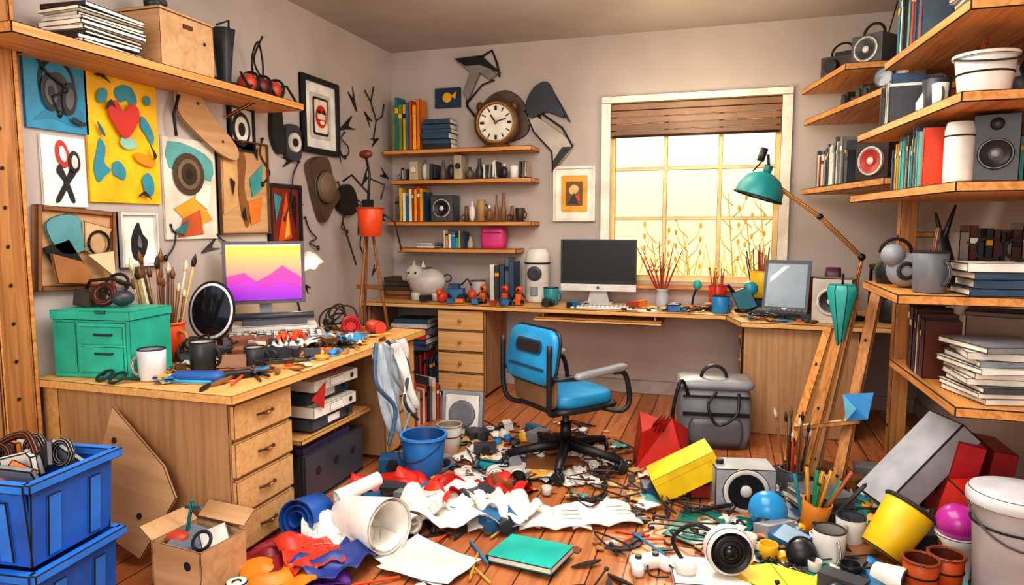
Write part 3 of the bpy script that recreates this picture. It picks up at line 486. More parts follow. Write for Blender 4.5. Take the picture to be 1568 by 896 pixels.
# clutter generator: all small items of one zone tile are one mesh
TILES={}
def debris(zone,kind,pts,seed,cols,s=1.0,zf=0):
    r=random.Random(seed)
    for (x,y) in pts:
        key=(zone,int((x+5)/.55),int(y/.55)) if zone!='desk_art_supplies' else (zone,0 if y<4 else 1+(x>-.9)+(x>.1),0)
        if key not in TILES: TILES[key]=B(zone)
        b=TILES[key]
        a=r.uniform(0,360); c=r.choice(cols); k=s*r.uniform(.7,1.3); z0=zf+.001+r.random()*.012
        if kind=='pencil':
            L=.09*k; b.M=T((x,y,z0+.005),(0,r.uniform(-4,4),a)); b.tube([(-L,0,0),(L*.8,0,0),(L,0,0)],[.0055,.0055,.0008],c,6)
        elif kind=='scrap':
            q=.03*k; b.M=T((x,y,z0),(r.uniform(-12,12),r.uniform(-12,12),a)); b.sheet(q*2,q*1.6,sq(3,.02*k,r.random()*20),c,nx=4,ny=4,th=.002)
        elif kind=='chip':
            q=.022*k; m=r.randint(3,6); b.M=T((x,y,z0),(r.uniform(-10,10),r.uniform(-10,10),a)); b.prism([(q*r.uniform(.5,1.4)*cos(2*pi*i/m),q*r.uniform(.5,1.4)*sin(2*pi*i/m)) for i in range(m)],.006*k,c)
        elif kind=='ring': b.M=T((x,y,z0+.008),(r.choice([0,0,70]),0,a)); b.torus((0,0,0),.022*k,.006*k,c,seg=16,k=6)
        elif kind=='leaf': b.M=T((x,y,z0),(r.uniform(-15,15),r.uniform(-15,15),a)); b.prism([(p.x,p.y) for p in catmull([(-.05*k,0,0),(0,.015*k,0),(.05*k,.01*k,0),(.015*k,-.008*k,0)],3)],.006,c)
        elif kind=='cable':
            b.M=T((x,y,z0+.005),(0,0,a)); L=.1*k; P=[(r.uniform(-L,L),r.uniform(-L,L),r.uniform(0,.03)) for i in range(5)]; b.tube(catmull(P,5,False),.004,c,5); b.ball(P[0],(.01,.01,.008),c,8)
        elif kind=='cap': b.M=T((x,y,z0+.004),(r.choice([0,0,80,30]),0,a)); b.cup(.018*k,.02*k,.03*k,c,t=.004)
        elif kind=='bean': b.M=T((x,y,z0+.008),(0,0,a)); b.ball((0,0,0),(.025*k,.013*k,.01*k),c,10)
        elif kind=='gadget':
            b.M=T((x,y,z0),(0,0,a)); b.box((0,0,.018*k),(.07*k,.045*k,.036*k),c,(r.uniform(-15,15),0,0)); b.cyl((0,-.022*k,.02*k),.014*k,.02*k,r.choice(INKC),r=(90,0,0),seg=14)
        elif kind=='book':
            b.M=T((x,y,z0),(r.uniform(-6,6),r.uniform(-6,6),a)); w,d,t=.12*k,.16*k,.018*k; b.box((.002,0,t/2),(w-.005,d-.006,t-.005),'#F2EADA'); b.box((0,0,.001),(w,d,.003),c); b.box((0,0,t),(w,d,.003),c); b.box((-w/2+.001,0,t/2),(.003,d,t),c)
def pts(n,cx,cy,rx,ry,seed,avoid=(),lim=None):
    r=random.Random(seed); o=[]; g=0
    while len(o)<n and g<4000:
        g+=1; a=r.uniform(0,2*pi); q=math.sqrt(r.random()); x=cx+rx*q*cos(a); y=cy+ry*q*sin(a)
        if lim and not (lim[0]<x<lim[2] and lim[1]<y<lim[3]): continue
        if any((x-p)**2+(y-s)**2<t*t for p,s,t in avoid): continue
        o.append((x,y))
    return o
dl=(-2.5,2.0,-1.68,3.5); avL=[(-2.38,2.14,.21),(-2.36,2.38,.1),(-2.34,2.66,.1),(-2.12,2.07,.07),(-2.03,2.24,.07),(-1.87,2.36,.06),(-2.22,2.97,.25),(-1.97,3.3,.1),(-1.92,2.95,.08),(-1.93,2.1,.1)]
PC=['#D9A03A','#2A2C33','#E2501E','#A8753F','#2B87C8','#5A3A22']; DA='desk_art_supplies'
debris(DA,'pencil',pts(40,-2.0,2.7,.38,.8,1,avL,dl),1,PC,.9,ZL)
debris(DA,'scrap',pts(36,-2.05,2.65,.38,.7,2,avL,dl),2,['#EFE6D2','#F0B429','#E8A23A','#2B87C8','#D9D4CC','#F2EEE6'],1.2,ZL)
debris(DA,'gadget',pts(20,-2.1,2.6,.35,.55,3,avL,dl),3,['#5A3A22','#8A5A34','#D9D4CC','#3A3D45'],1.2,ZL)
debris(DA,'cable',pts(22,-2.05,2.7,.35,.75,4,avL,dl),4,[K,'#5A3A22'],.8,ZL+.005)
debris(DA,'ring',pts(16,-2.0,2.6,.35,.7,5,avL,dl),5,['#D9A03A','#2A2C33','#E2501E'],1,ZL)
debris(DA,'leaf',pts(26,-1.9,2.7,.35,.8,6,avL,dl),6,[K,'#5A3A22','#8A5A34'],1,ZL)
b=B('ring_binders')
for i,(c,dx) in enumerate((('#4A4D57',0),('#EDE8DE',.02),('#3A4656',-.02),('#DFDAD0',.03))):
    b.M=T((dx,0,.06*i),(0,0,R.uniform(-5,5))); b.box((0,0,.028),(.4,.34,.052),c); b.box((.201,0,.028),(.003,.1,.035),'#F4F1EA'); b.cyl((.2,.12,.028),.012,.005,K,r=(0,90,0),seg=12)
b.M=I; b.box((.12,.05,.262),(.14,.12,.03),'#C9302C',(0,15,20)); b.prism([(0,0),(.12,-.02),(.06,-.12)],.004,'#C9302C',T((.226,-.1,.22),(0,90,0))); b.done((-1.93,2.72,.33))
b=B('storage_crate'); c='#4A4D57'
b.box((0,0,.01),(.42,.5,.02),c)
for s in (-1,1): b.box((s*.2,0,.12),(.02,.5,.22),c); b.box((0,s*.24,.12),(.38,.02,.22),c)
for i in range(5): b.box((-.14+.07*i,0,.14),(.04,.4,R.uniform(.2,.27)),R.choice(['#7A6FA0','#E0A23A','#35506B','#D9D4CC']),(0,R.uniform(-6,6),0))
for yy in (-.15,0,.15): b.cyl((.21,yy,.14),.02,.004,'#2A2C33',r=(0,90,0),seg=14)
b.box((0,0,.31),(.46,.6,.02),'desky'); b.done((-1.95,2.75,.0))
bookrow('book_row',.5,.2,.3,.2,(-2.25,4.75,.001),0,['#3A3D45','#C9302C','#35506B','#D9D4CC'])
stack('book_stack',6,.3,.24,(-2.25,4.7,.31),5,['#5A5D66','#35506B','#C9302C','#D9D4CC'],.03,.05)
b=B('grey_backpack'); b.pillow(.3,.2,.34,.07,'#5A5F6A',T((0,0,.17))); b.pillow(.2,.06,.14,.03,'#464B55',T((0,-.11,.11))); b.torus((0,-.02,.34),.05,.01,K,(90,0,0)); b.tube([(-.12,-.09,.3),(-.2,-.12,.15),(-.14,-.1,.03)],.01,K); b.done((-2.28,4.25,0),(0,0,15),bev=0)
bookrow('book_row',.35,.2,.32,.2,(-1.88,3.85,.001),70,['#3A3D45','#6C7077','#35506B','#D9D4CC','#B5432A'])
# ------------------------------------------------------------ back desk items
z=ZB+.001
stack('book_stack',5,.24,.18,(-2.43,4.84,z),6,['#7A2C20','#D9D4CC','#4A4038','#8A5A34'],.02,.035)
b=B('ceramic_piggy_bank'); g='#C6C0B9'; b.ball((0,0,.12),(.13,.1,.1),g); b.ball((-.08,-.03,.17),(.07,.06,.07),g); b.cyl((-.12,-.06,.16),.03,.03,'#B3ABA3',r=(80,0,-40))
for s in (-1,1): b.prism([(0,0),(.04,0),(.02,.06)],.012,g,T((-.1+.06*(s>0),-.03,.22),(90,0,10*s)))
for x,y in ((-.07,-.05),(.07,-.05),(-.07,.05),(.07,.05)): b.cyl((x,y,0),.03,.06,g,.035)
b.torus((.14,0,.15),.025,.006,g,(90,0,0),seg=14); b.ball((-.11,-.085,.19),.008,K); b.ball((-.06,-.09,.19),.008,K); b.torus((0,0,.215),.03,.008,'#8B8580',seg=14); b.done((-2.17,4.76,z),(0,0,10),sc=1.12)
b=B('toy_robot_car'); c='#2F6E9E'; b.box((0,0,.06),(.13,.09,.07),c); b.box((-.01,0,.11),(.08,.07,.04),'#1F4A70')
for x in (-.05,.05):
    for y in (-.05,.05): b.cyl((x,y+.01,.03),.03,.02,K,r=(90,0,0),seg=16)
b.tube([(.04,0,.12),(.09,0,.17),(.12,0,.12)],.007,K); b.ball((.13,-.02,.05),(.035,.035,.04),'#C9432A'); b.done((-1.93,4.74,z),(0,0,10))
b=B('red_toy_bird'); b.ball((0,0,.045),(.04,.05,.045),'#C93A2A'); b.ball((-.01,-.04,.08),(.025,.025,.025),'#E2501E'); b.tube([(0,-.06,.08),(0,-.085,.075)],[.01,.001],'#F0B429'); b.done((-1.98,4.6,z))
mug('grey_mug',.06,.15,'#B3ABA3',(-1.78,4.82,z),hs=-.5)
bookrow('book_row',.2,.26,.33,.16,(-1.58,4.88,z),0,['#35506B','#5A6A7A','#1F7A8A','#3A3D45','#D9D4CC'],.03,.045)
b=B('white_water_filter'); b.lathe([(0,0),(.075,0),(.085,.02),(.08,.25),(.085,.28),(.08,.34),(.055,.37),(0,.375)],'#DDD9D2',seg=28); b.torus((0,0,.27),.086,.006,'#8B8E95'); b.lathe([(.05,.0),(.05,.01),(.03,.012),(0,.004)],'#3A3D45',(0,-.078,.2),(90,0,0)); b.box((0,-.085,.08),(.05,.02,.06),'#8B8E95'); b.done((-1.33,4.88,z),sc=1.08)
for x,y,c in ((-1.52,4.68,'#E2501E'),(-1.4,4.64,'#D9662A'),(-1.68,4.66,'#D9662A')):
    b=B('toy_robot'); b.box((0,0,.055),(.05,.04,.06),c); b.ball((0,0,.11),(.027,.025,.025),c); b.cyl((0,-.02,.11),.01,.01,K,r=(90,0,0),seg=10)
    for s in (-1,1): b.box((s*.015,0,.0125),(.018,.03,.025),K); b.tube([(s*.027,0,.08),(s*.045,-.01,.05)],.006,K,6)
    b.done((x,y,z))
mug('teal_mug',.055,.12,'#2A8F94',(-1.19,4.74,z),hs=0)
b=B('desktop_computer'); b.box((0,0,.29),(.52,.02,.31),'#17181C:.35'); b.box((0,-.0105,.3),(.49,.002,.27),'#06070A:.5'); b.box((0,-.001,.115),(.52,.021,.05),'#DAD8D5'); b.cyl((0,-.0115,.115),.01,.002,'#3A3D45',r=(90,0,0),seg=14)
b.prism([(-.08,.0),(.08,.0),(.055,.1),(-.055,.1)],.014,'#C5C3C0',T((0,.035,.0),(90,0,0))); b.box((0,-.0,.006),(.2,.16,.012),'#D2D0CD'); b.done((-.87,4.86,z),(0,0,3),sc=1.05,bev=.003)
b=B('computer_keyboard'); b.box((0,0,.008),(.42,.12,.014),'#E8E6E2')
for i in range(4):
    for j in range(14): b.box((-.19+.029*j,-.042+.027*i,.018),(.023,.021,.007),'#FAF8F4')
b.done((-.8,4.62,z),(0,0,4),bev=.001)
paper('paper_sheets',.3,.16,'#F0EBDF',(-.48,4.63,z),10,.004,1,3,more=[(.2,.14,'#E6DFCF',.12,.04,.006,30,5)])
b=B('twig_vase'); b.lathe([(0,0),(.04,0),(.05,.05),(.035,.11),(.045,.13),(.038,.13),(.028,.11),(.04,.05),(0,.01)],'#B9BEC2:.1')
for a,h,c in ((-.15,.42,'#C02A22'),(-.03,.46,'#8A2A20'),(.07,.45,'#C8322A'),(.13,.4,'#A82A22'),(-.09,.36,'#C83A2A'),(.0,.38,'#B5432A'),(-.2,.46,'#A02A20')):
    b.tube([(0,0,.05),(a*.4,R.uniform(-.02,.02),.2),(a,R.uniform(-.03,.03),h)],[.005,.0065,.002],c,6); b.tube([(a*.5,0,.24),(a*.5+.04,0,.33)],[.005,.001],c,5)
b.done((-.41,4.82,z))
b=B('teal_plant_figurine'); b.tube([(0,0,.0),(.01,0,.08),(.03,0,.14)],.008,'#1F8A94'); b.ball((.035,0,.16),(.03,.02,.035),'#2AA89E'); b.cyl((0,0,0),.03,.015,'#8A5A34'); b.done((-.21,4.84,z))
def pencup(n,q,h,c,loc,cols,k=9,brush=False,hh=(.17,.26)):
    b=B(n); b.cup(q*.85,q,h,c,inner=c); b.torus((0,0,h),q-.003,.005,c); pens(b,k,q,.02,hh[0],hh[1],cols,.25,.005,brush); return b.done(loc)
pencup('red_pencil_cup',.062,.16,'#D23A26',(-.04,4.84,z),['#E2501E','#2A2C33','#F0B429','#C8322B','#35506B'],11)
pencup('yellow_pencil_pot',.085,.18,'#F5C41E',(.25,4.9,z+.08),['#C8322B','#E2501E','#8A2A22','#2A2C33'],11,False,(.22,.34))
stack('book_stack',2,.22,.16,(.25,4.9,z),4,['#8A5A34','#35506B'],.035,.039)
mug('blue_mug',.057,.11,'#2B87C8',(-.02,4.6,z),'#1F5F90',hs=0)
b=B('blue_sticky_pad'); b.box((0,0,.02),(.08,.06,.04),'#2B6FC0',(0,0,15)); b.box((0,0,.044),(.078,.058,.006),'#7FB0E0',(0,0,18)); b.done((-.32,4.6,z))
b=B('teal_toy_figure'); b.box((0,0,.07),(.1,.05,.12),'#1F6E80',(0,-25,0)); b.ball((.03,0,.13),(.04,.03,.04),'#2F8FA6'); b.tube([(-.05,0,.1),(-.09,-.03,.15)],.01,K); b.cyl((0,0,0),.05,.02,K); b.done((.13,4.7,z),sc=1.2)
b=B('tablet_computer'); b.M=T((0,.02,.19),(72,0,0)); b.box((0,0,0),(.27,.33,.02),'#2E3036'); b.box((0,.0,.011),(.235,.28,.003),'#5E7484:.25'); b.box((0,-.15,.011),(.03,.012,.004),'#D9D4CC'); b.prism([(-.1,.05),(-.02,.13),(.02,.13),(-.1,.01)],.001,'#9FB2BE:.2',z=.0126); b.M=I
b.box((0,-.06,.02),(.34,.24,.04),'#2E3036'); b.box((0,-.12,.045),(.3,.1,.012),'#4A4D55'); b.tube([(0,.1,.02),(0,.08,.15)],.015,K)
for j in range(10): b.box((-.13+.029*j,-.12,.054),(.022,.02,.006),'#8B8E95')
b.done((.37,4.55,z),(0,0,-14))
b=B('crimson_folder'); b.pillow(.16,.06,.24,.025,'#8E2440',T((0,0,.12))); b.pillow(.1,.05,.3,.02,'#5A2A3A',T((.1,.05,.15))); b.done((.56,4.74,z),(0,0,-10),bev=0)
b=B('bookshelf_speaker'); speaker(b,.21,.26,.16,'#C4BBAF',K,'#E8E2D8',False); b.box((0,0,.2615),(.18,.14,.003),'#8E857A'); b.done((.62,4.36,z),(0,0,-18),bev=.004)
b=B('articulated_desk_lamp'); w='#D2924E'
b.lathe([(0,0),(.06,0),(.06,.02),(.02,.03),(0,.03)],K); b.tube([(0,0,.02),(0,0,.25)],.013,w); b.tube([(0,0,.25),(.02,0,.36)],.013,w); b.ball((.02,0,.38),.022,K); b.tube([(.02,0,.38),(-.22,-.01,.62),(-.46,-.02,.80)],.014,w); b.ball((-.22,-.01,.62),.02,K); b.ball((-.46,-.02,.8),.02,K)
b.M=T((-.56,-.02,.8),(0,18,0)); c='#2B9A9E'; b.lathe([(.145,-.06),(.135,.0),(.1,.06),(.045,.09),(0,.1)],c,seg=30); b.lathe([(.143,-.06),(.13,-.0),(.095,.052),(.0,.09)],'#E6F0E8',seg=30); b.cyl((0,0,.09),.025,.05,'#1F6E74'); b.tube([(0,0,.13),(-.03,0,.2)],.009,K); b.cyl((-.06,0,.15),.022,.08,K); b.tube([(-.05,0,.15),(-.08,0,.08)],.005,K); b.torus((0,0,-.06),.144,.006,'#1F6E74',seg=30); b.ball((0,0,-.02),.035,'#FFF4D0')
b.M=I; b.done((.76,4.5,z),(0,0,0))
b=B('dark_plant_pot'); b.cup(.07,.09,.14,'#2B2C31'); pens(b,5,.06,.02,.2,.34,[K,'#8A5A34'],.5,.008); b.torus((0,0,.2),.07,.008,K,(50,20,0)); b.done((.95,4.45,z))
avB=[(-2.17,4.76,.17),(-1.93,4.74,.12),(-1.78,4.82,.1),(-1.33,4.88,.1),(-1.19,4.74,.09),(-.87,4.86,.17),(-.04,4.84,.08),(-.02,4.6,.08),(.37,4.55,.25),(.62,4.36,.15),(.13,4.7,.09),(-.41,4.82,.06),(-.8,4.62,.12)]
db=(-2.5,4.54,.1,5.0); db2=(.15,4.25,.7,4.6)
debris(DA,'pencil',pts(12,-.3,4.65,.5,.1,21,avB,db)+pts(9,.4,4.33,.3,.1,22,avB,db2),21,PC,.7,ZB)
debris(DA,'gadget',pts(14,-1.6,4.62,.7,.08,23,avB,db)+pts(9,-.2,4.68,.4,.1,24,avB,db),23,['#B5432A','#2A2C33','#2F6E9E','#E07B2A'],1.0,ZB)
debris(DA,'bean',pts(26,-.9,4.63,1.2,.1,25,avB,db)+pts(12,.35,4.32,.3,.08,26,avB,db2),25,['#5A3A22','#2A2C33','#E2501E','#1F8A94'],1.0,ZB)
debris(DA,'cable',pts(7,-.2,4.64,.3,.06,27,avB,db)+pts(6,.35,4.34,.25,.06,28,avB,db2),27,[K],.5,ZB)
# ------------------------------------------------------------ office chair (front = +x)
b=B('office_chair'); bl_='#1F92C8'
b.cyl((0,0,.07),.035,.06,K); b.cyl((0,0,.12),.018,.17,'#3A3D45'); b.cyl((0,0,.12),.028,.1,K)
for i in range(5):
    a=rad(72*i+10); x,y=cos(a),sin(a); b.tube([(0,0,.105),(.12*x,.12*y,.095),(.30*x,.30*y,.065)],[.03,.026,.018],K,8)
    b.M=T((.30*x,.30*y,.03),(0,0,math.degrees(a)+60)); b.cyl((0,.016,0),.03,.014,'#2E2F35',r=(90,0,0),seg=16); b.cyl((0,-.004,0),.03,.014,'#2E2F35',r=(90,0,0),seg=16); b.cyl((0,0,0),.012,.045,K,seg=10); b.M=I
b.box((0,0,.3),(.2,.14,.03),K); b.pillow(.41,.40,.035,.09,K,T((.01,0,.325))); b.pillow(.38,.37,.07,.1,bl_,T((.01,0,.362)))
b.M=T((-.21,0,.59),(0,-80,0))
b.pillow(.265,.40,.05,.07,bl_); b.pillow(.285,.42,.025,.075,K,T((0,0,-.012))); b.prism(rr(.07,.22,.03),.004,'#12405C',T((.04,0,.026))); b.prism(rr(.05,.19,.022),.004,K,T((.04,0,.029)))
b.prism(rr(.014,.3,.006),.004,'#12405C',T((-.06,0,.0255)))
b.M=I
b.pillow(.36,.18,.03,.05,'#8A6A50',T((-.19,0,.43),(90,0,90)))
for s in (-1,1):
    b.tube(catmull([(-.1,s*.12,.31),(-.22,s*.17,.33),(-.25,s*.2,.42),(-.25,s*.2,.66)],5,False),.013,K)
    b.tube(catmull([(.08,s*.16,.32),(.16,s*.24,.31),(.2,s*.25,.36),(.17,s*.25,.49),(.1,s*.25,.51)],5,False),.013,K); b.tube([(-.24,s*.19,.5),(-.1,s*.245,.5)],.012,K)
    b.M=T((.02,s*.25,.52),(0,-4,0)); b.pillow(.32,.045,.03,.02,'#8E9096'); b.M=I
b.done((-.77,3.4,.001),(0,0,50),bev=0,sc=1.03)
# ------------------------------------------------------------ floor objects, left/centre
b=B('blue_storage_bins'); c='#1F63C6'; c2='#2E80E6'
for k in range(2):
    zz=.285*k
    b.M=T((0,0,zz))
    for s in (-1,1): b.box((s*.185,0,.14),(.012,.32,.27),c,(0,s*4,0)); b.box((0,s*.16,.14),(.37,.012,.27),c,(-s*4,0,0))
    b.box((0,0,.012),(.36,.31,.012),c)
    for s in (-1,1): b.box((s*.205,0,.268),(.035,.37,.03),c2); b.box((0,s*.175,.268),(.41,.035,.03),c2)
    for x in (-.1,0,.1): b.box((x,-.168,.12),(.05,.01,.2),c2,(4,0,0))
    for y in (-.08,.08): b.box((.192,y,.12),(.01,.05,.2),c2,(0,4,0))
b.M=T((0,0,.5))
for i in range(12): b.box((R.uniform(-.13,.13),R.uniform(-.1,.1),.03+R.random()*.04),(R.uniform(.08,.14),.02,.09),R.choice(['#D9D4CC','#8B8E95','#E07B2A','#F2EEE6','#3A3D45']),(R.uniform(-50,50),R.uniform(-50,50),R.uniform(0,180)))
for i in range(5): b.torus((R.uniform(-.12,.12),R.uniform(-.1,.1),.08),.04,.012,R.choice(['#D9D4CC','#8B8E95','#B5532A']),(R.uniform(20,90),R.uniform(-40,40),0),seg=16)
b.tube(catmull([(-.1,0,.05),(-.08,0,.12),(0,.02,.15),(.06,0,.09)],5,False),.014,'#9A4A22')
b.M=I; b.done((-2.05,1.49,0),(0,0,6),bev=.004,sc=.93)
b=B('open_cardboard_box'); k='kraft'
b.box((0,0,.006),(.26,.22,.01),k)
for s in (-1,1): b.box((s*.127,0,.11),(.006,.22,.21),k); b.box((0,s*.107,.11),(.248,.006,.21),k)
b.box((-.16,0,.235),(.08,.22,.006),k,(0,35,0)); b.box((0,.14,.25),(.25,.08,.006),k,(35,0,0)); b.cyl((.06,-.11,.15),.018,.003,K,r=(90,0,0),seg=14)
b.box((.0,0,.17),(.2,.16,.05),'#6D7A88',(10,15,20)); b.box((.05,.03,.2),(.1,.1,.02),'#D9D4CC',(20,-15,50)); b.tube([(-.08,0,.15),(-.05,.02,.34)],.008,'#1F8A94'); b.tube([(-.1,.03,.3),(.02,.0,.33)],.007,'#1F8A94'); b.ball((-.08,-.03,.2),(.05,.04,.03),'#B5432A'); b.torus((.06,-.04,.22),.035,.007,K,(50,20,0)); b.done((-1.7,1.82,0),(0,0,-6),sc=.88)
b=B('cardboard_sheet'); b.prism([(-.16,.02),(.14,-.05),(.24,.2),(.16,.3),(-.12,.46)],.012,'kraft'); b.cyl((-.08,.34,.012),.012,.004,K,seg=10); b.cyl((.1,.1,.012),.012,.004,K,seg=10); b.done((-2.14,1.88,.1),(80,8,0))
b=B('white_spools')
for x,y,r_ in ((0,0,(0,0,0)),(.08,.01,(80,0,40)),(.05,-.07,(0,0,0))): b.lathe([(0,0),(.03,0),(.03,.012),(.018,.018),(.018,.055),(.03,.06),(.03,.07),(.01,.07),(.01,.02),(0,.02)],'#E3DED6',(x,y,.03 if r_[0] else 0),r_)
b.done((-1.5,1.76,.001),sc=1.2)
b=B('purple_fabric_pile')
for i,(c,x,y,r_) in enumerate((('#C32222',0,0,10),('#5A2A8A',.08,-.04,50),('#8A1A2A',-.1,.05,-20),('#E2801E',-.0,-.08,30),('#2B3F8A',.14,.06,70),('#D23A26',.02,.08,-40))): b.sheet(.28,.2,sq(2.5,.07,i*3.1),c,T((x,y,.004+.012*i),(0,0,r_)))
b.done((-1.43,1.96,.001),(0,0,0),bev=.0015,sc=.95)
b=B('blue_felt_roll')
b.M=T((0,0,.09),(78,0,-10))
P=[]
for i in range(60): a=i*.32; q=.086-.0011*i; P.append((q*cos(a),q*sin(a)))
vs=[(x,y,zz) for zz in (-.08,.08) for x,y in P]+[(x*.93,y*.93,zz) for zz in (-.08,.08) for x,y in P]; n=60
fs=[]
for i in range(n-1): fs+=[[i,i+1,n+i+1,n+i],[2*n+i,3*n+i,3*n+i+1,2*n+i+1],[i,2*n+i,2*n+i+1,i+1],[n+i,n+i+1,3*n+i+1,3*n+i]]
b.add(vs,fs,'#2458A8',True); b.M=I; b.done((-1.56,2.24,.005),(0,0,12),bev=.0015)
b=B('rolled_drawing_paper')
def rollf(q0,q1,L,m,t,turn=2.2):
    N=34; vs=[]; fs=[]
    for zz,qq in ((-L/2,q0),(L/2,q1)):
        for th in (0,.003):
            for i in range(N): a=turn*2*pi*i/N; q=(qq-th)*(1-.25*i/N); vs.append((q*cos(a),q*sin(a),zz))
    for i in range(N-1): fs+=[[i,i+1,2*N+i+1,2*N+i],[N+i,3*N+i,3*N+i+1,N+i+1],[i,N+i,N+i+1,i+1],[2*N+i,2*N+i+1,3*N+i+1,3*N+i]]
    b.add(vs,fs,m,True,t)
rollf(.07,.115,.28,'#F2EEE6',T((0,0,.112),(0,86,-22))); rollf(.05,.04,.22,'#E3DED6',T((.05,.17,.055),(0,90,-25))); rollf(.035,.03,.2,'#F2EEE6',T((-.1,.12,.18),(0,80,60)))
b.sheet(.3,.2,sq(3,.1,33),'#EFEBE4',T((-.1,-.02,.06),(25,0,30)))
b.done((-1.30,2.25,.002),(0,0,0),bev=.001)
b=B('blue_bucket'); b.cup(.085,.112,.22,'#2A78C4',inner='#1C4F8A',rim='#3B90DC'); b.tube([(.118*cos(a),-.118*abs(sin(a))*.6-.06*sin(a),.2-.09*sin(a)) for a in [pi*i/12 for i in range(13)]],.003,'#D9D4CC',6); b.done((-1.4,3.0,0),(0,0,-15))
b=B('paper_cup'); b.cup(.05,.07,.16,'#D9D0C6',inner='#8A7A6A'); b.torus((0,0,.16),.069,.005,'#F2EEE6'); b.torus((0,0,.1),.062,.003,'#B9A99A'); b.done((-1.42,3.38,0))
b=B('small_speaker_frame'); b.box((0,0,.12),(.22,.03,.24),'#8B8E95'); b.box((0,-.016,.12),(.18,.004,.2),'#D9D4CC'); b.lathe([(.07,0),(.07,.008),(.05,.004),(0,.006)],'#6C7077',(0,-.018,.12),(90,0,0)); b.box((0,.05,.1),(.03,.01,.22),K,(25,0,0)); b.done((-1.45,3.64,.004),(-10,0,5),sc=1.15)
b=B('red_cloth_heap')
for i,(c,x,y,r_,w_) in enumerate((('#C9241E',-.1,.05,20,.38),('#E23A22',.1,0,-15,.38),('#B51A1A',.3,.04,35,.26),('#D9301F',.46,.06,-5,.2))): b.sheet(w_,.22,sq(2.8,.12,i*2.7+1),c,T((x,y,.003+.004*i),(0,0,r_)))
b.done((-1.38,2.76,.001),(0,0,5),bev=.0015)
paper('crumpled_white_paper',.42,.24,'#F4F0E8',(-1.04,2.56,.03),15,.12,3.2,11,more=[(.3,.2,'#E8E1D6',-.2,-.04,.02,60,14),(.26,.2,'#F6F2EA',.2,.04,.01,-30,17),(.24,.18,'#EFEAE0',.02,.16,.0,20,23)])
b=B('open_sketchbooks')
for i,(x,y,r_) in enumerate(((-.22,-.02,14),(0,.0,8),(.2,.05,16))):
    b.M=T((x,y,.004+.004*i),(0,0,r_))
    b.sheet(.3,.22,lambda u,v:(u,v,.018*abs(sin(u*2*pi))),'#F6F2EA',th=.006); b.tube([(0,-.11,.004),(0,.11,.004)],.002,'#8B8580',5)
    for k in range(3): b.box((.07,-.05+.04*k,.026),(.08,.004,.001),'#8B8E95')
b.M=I; b.box((-.15,-.06,.035),(.08,.05,.004),'#6FAFC0',(0,0,30)); b.done((-.66,2.70,.001),(0,0,10),bev=.0015)
b=B('teal_notebook'); c='#1FA79A'; b.M=T((0,0,0),(0,-3,0)); b.box((0,0,.006),(.27,.2,.004),c); b.box((.002,0,.018),(.26,.19,.02),'#EFEBE2'); b.box((0,0,.03),(.27,.2,.004),'#23B5A6'); b.box((-.134,0,.018),(.004,.2,.026),c); b.M=I; b.done((-.66,2.34,.01),(0,0,-12),bev=.002)
paper('blank_paper_sheet',.34,.24,'#F6F2EA',(-1.02,2.20,.003),-20,.012,1.5,8,.03,more=[(.3,.2,'#E6DFD4',.03,-.03,.006,12,2)])
FB=[(-.77,3.4,.1),(-1.4,3.0,.14),(-1.42,3.38,.1),(-.66,2.34,.17),(-.66,2.70,.24),(-1.02,2.2,.17),(-1.56,2.24,.11),(-1.30,2.25,.17),(-.05,4.0,.2),(-.14,3.17,.17),(-.3,3.55,.16),(.2,2.9,.08),(.37,2.92,.07),(.4,2.66,.08),(.5,2.85,.07),(.65,2.74,.11),(.87,2.42,.13),(.0,2.42,.12),(.1,3.12,.14),(.7,2.48,.09),(.2,2.44,.14),(-1.45,3.64,.1)]
fl=(-1.6,1.9,1.1,4.3)
def fp(n,cx,cy,rx,ry,s): return pts(n,cx,cy,rx,ry,s,FB,fl)
WH=['#E8E2D8','#D9D4CC','#F2EEE6']; BK=[K,'#2E2F35','#3A2E28']; FA='scattered_art_supplies'
debris(FA,'scrap',fp(74,-1.1,3.0,.55,.8,31)+fp(34,-.6,3.4,.6,.6,32)+fp(74,.5,2.8,.55,.6,33),31,WH+WH+['#E8A23A','#5FA7A8','#C9A36B'],1.5)
debris(FA,'pencil',fp(24,-1.1,2.9,.55,.9,34)+fp(36,.5,2.8,.55,.65,35)+fp(10,-.5,2.4,.5,.35,36),34,PC,1.0)
debris(FA,'leaf',fp(54,-1.0,3.1,.6,1.0,37)+fp(50,.4,2.9,.6,.8,38)+fp(26,-.4,2.5,.5,.5,39),37,BK,1.15)
debris(FA,'chip',fp(80,-1.0,3.1,.65,1.1,40)+fp(80,.4,2.9,.6,.8,41)+fp(20,-.4,2.6,.5,.5,42),40,['#B9854A','#7A4A22','#D9B27A','#E8E2D8','#2E2F35'],1.0)
debris(FA,'cable',fp(34,-1.0,3.1,.6,1.0,43)+fp(50,.45,2.85,.6,.75,44)+fp(12,-.4,2.8,.5,.6,45),43,BK,1.25)
debris(FA,'ring',fp(20,-1.1,3.1,.5,.9,46)+fp(28,.5,2.8,.55,.65,47),46,['#B9854A','#D9D4CC',K],1.2)
debris(FA,'cap',fp(22,-1.0,3.1,.6,.9,48)+fp(34,.5,2.8,.55,.65,49),48,WH+['#2B87C8','#F0B429',K],1.4)
debris(FA,'gadget',fp(20,-1.2,3.0,.4,.9,50)+fp(46,.6,2.95,.5,.7,51),50,['#4A4D55','#D9D4CC','#8B8E95','#8A5A34','#2F6E9E','#3A3D45'],1.6)
debris(FA,'book',fp(7,-1.1,3.3,.35,.5,52)+fp(13,.55,2.95,.5,.6,53),52,['#35506B','#D9D4CC','#1F8A94','#5A5D66','#8A5A34'],1.0)
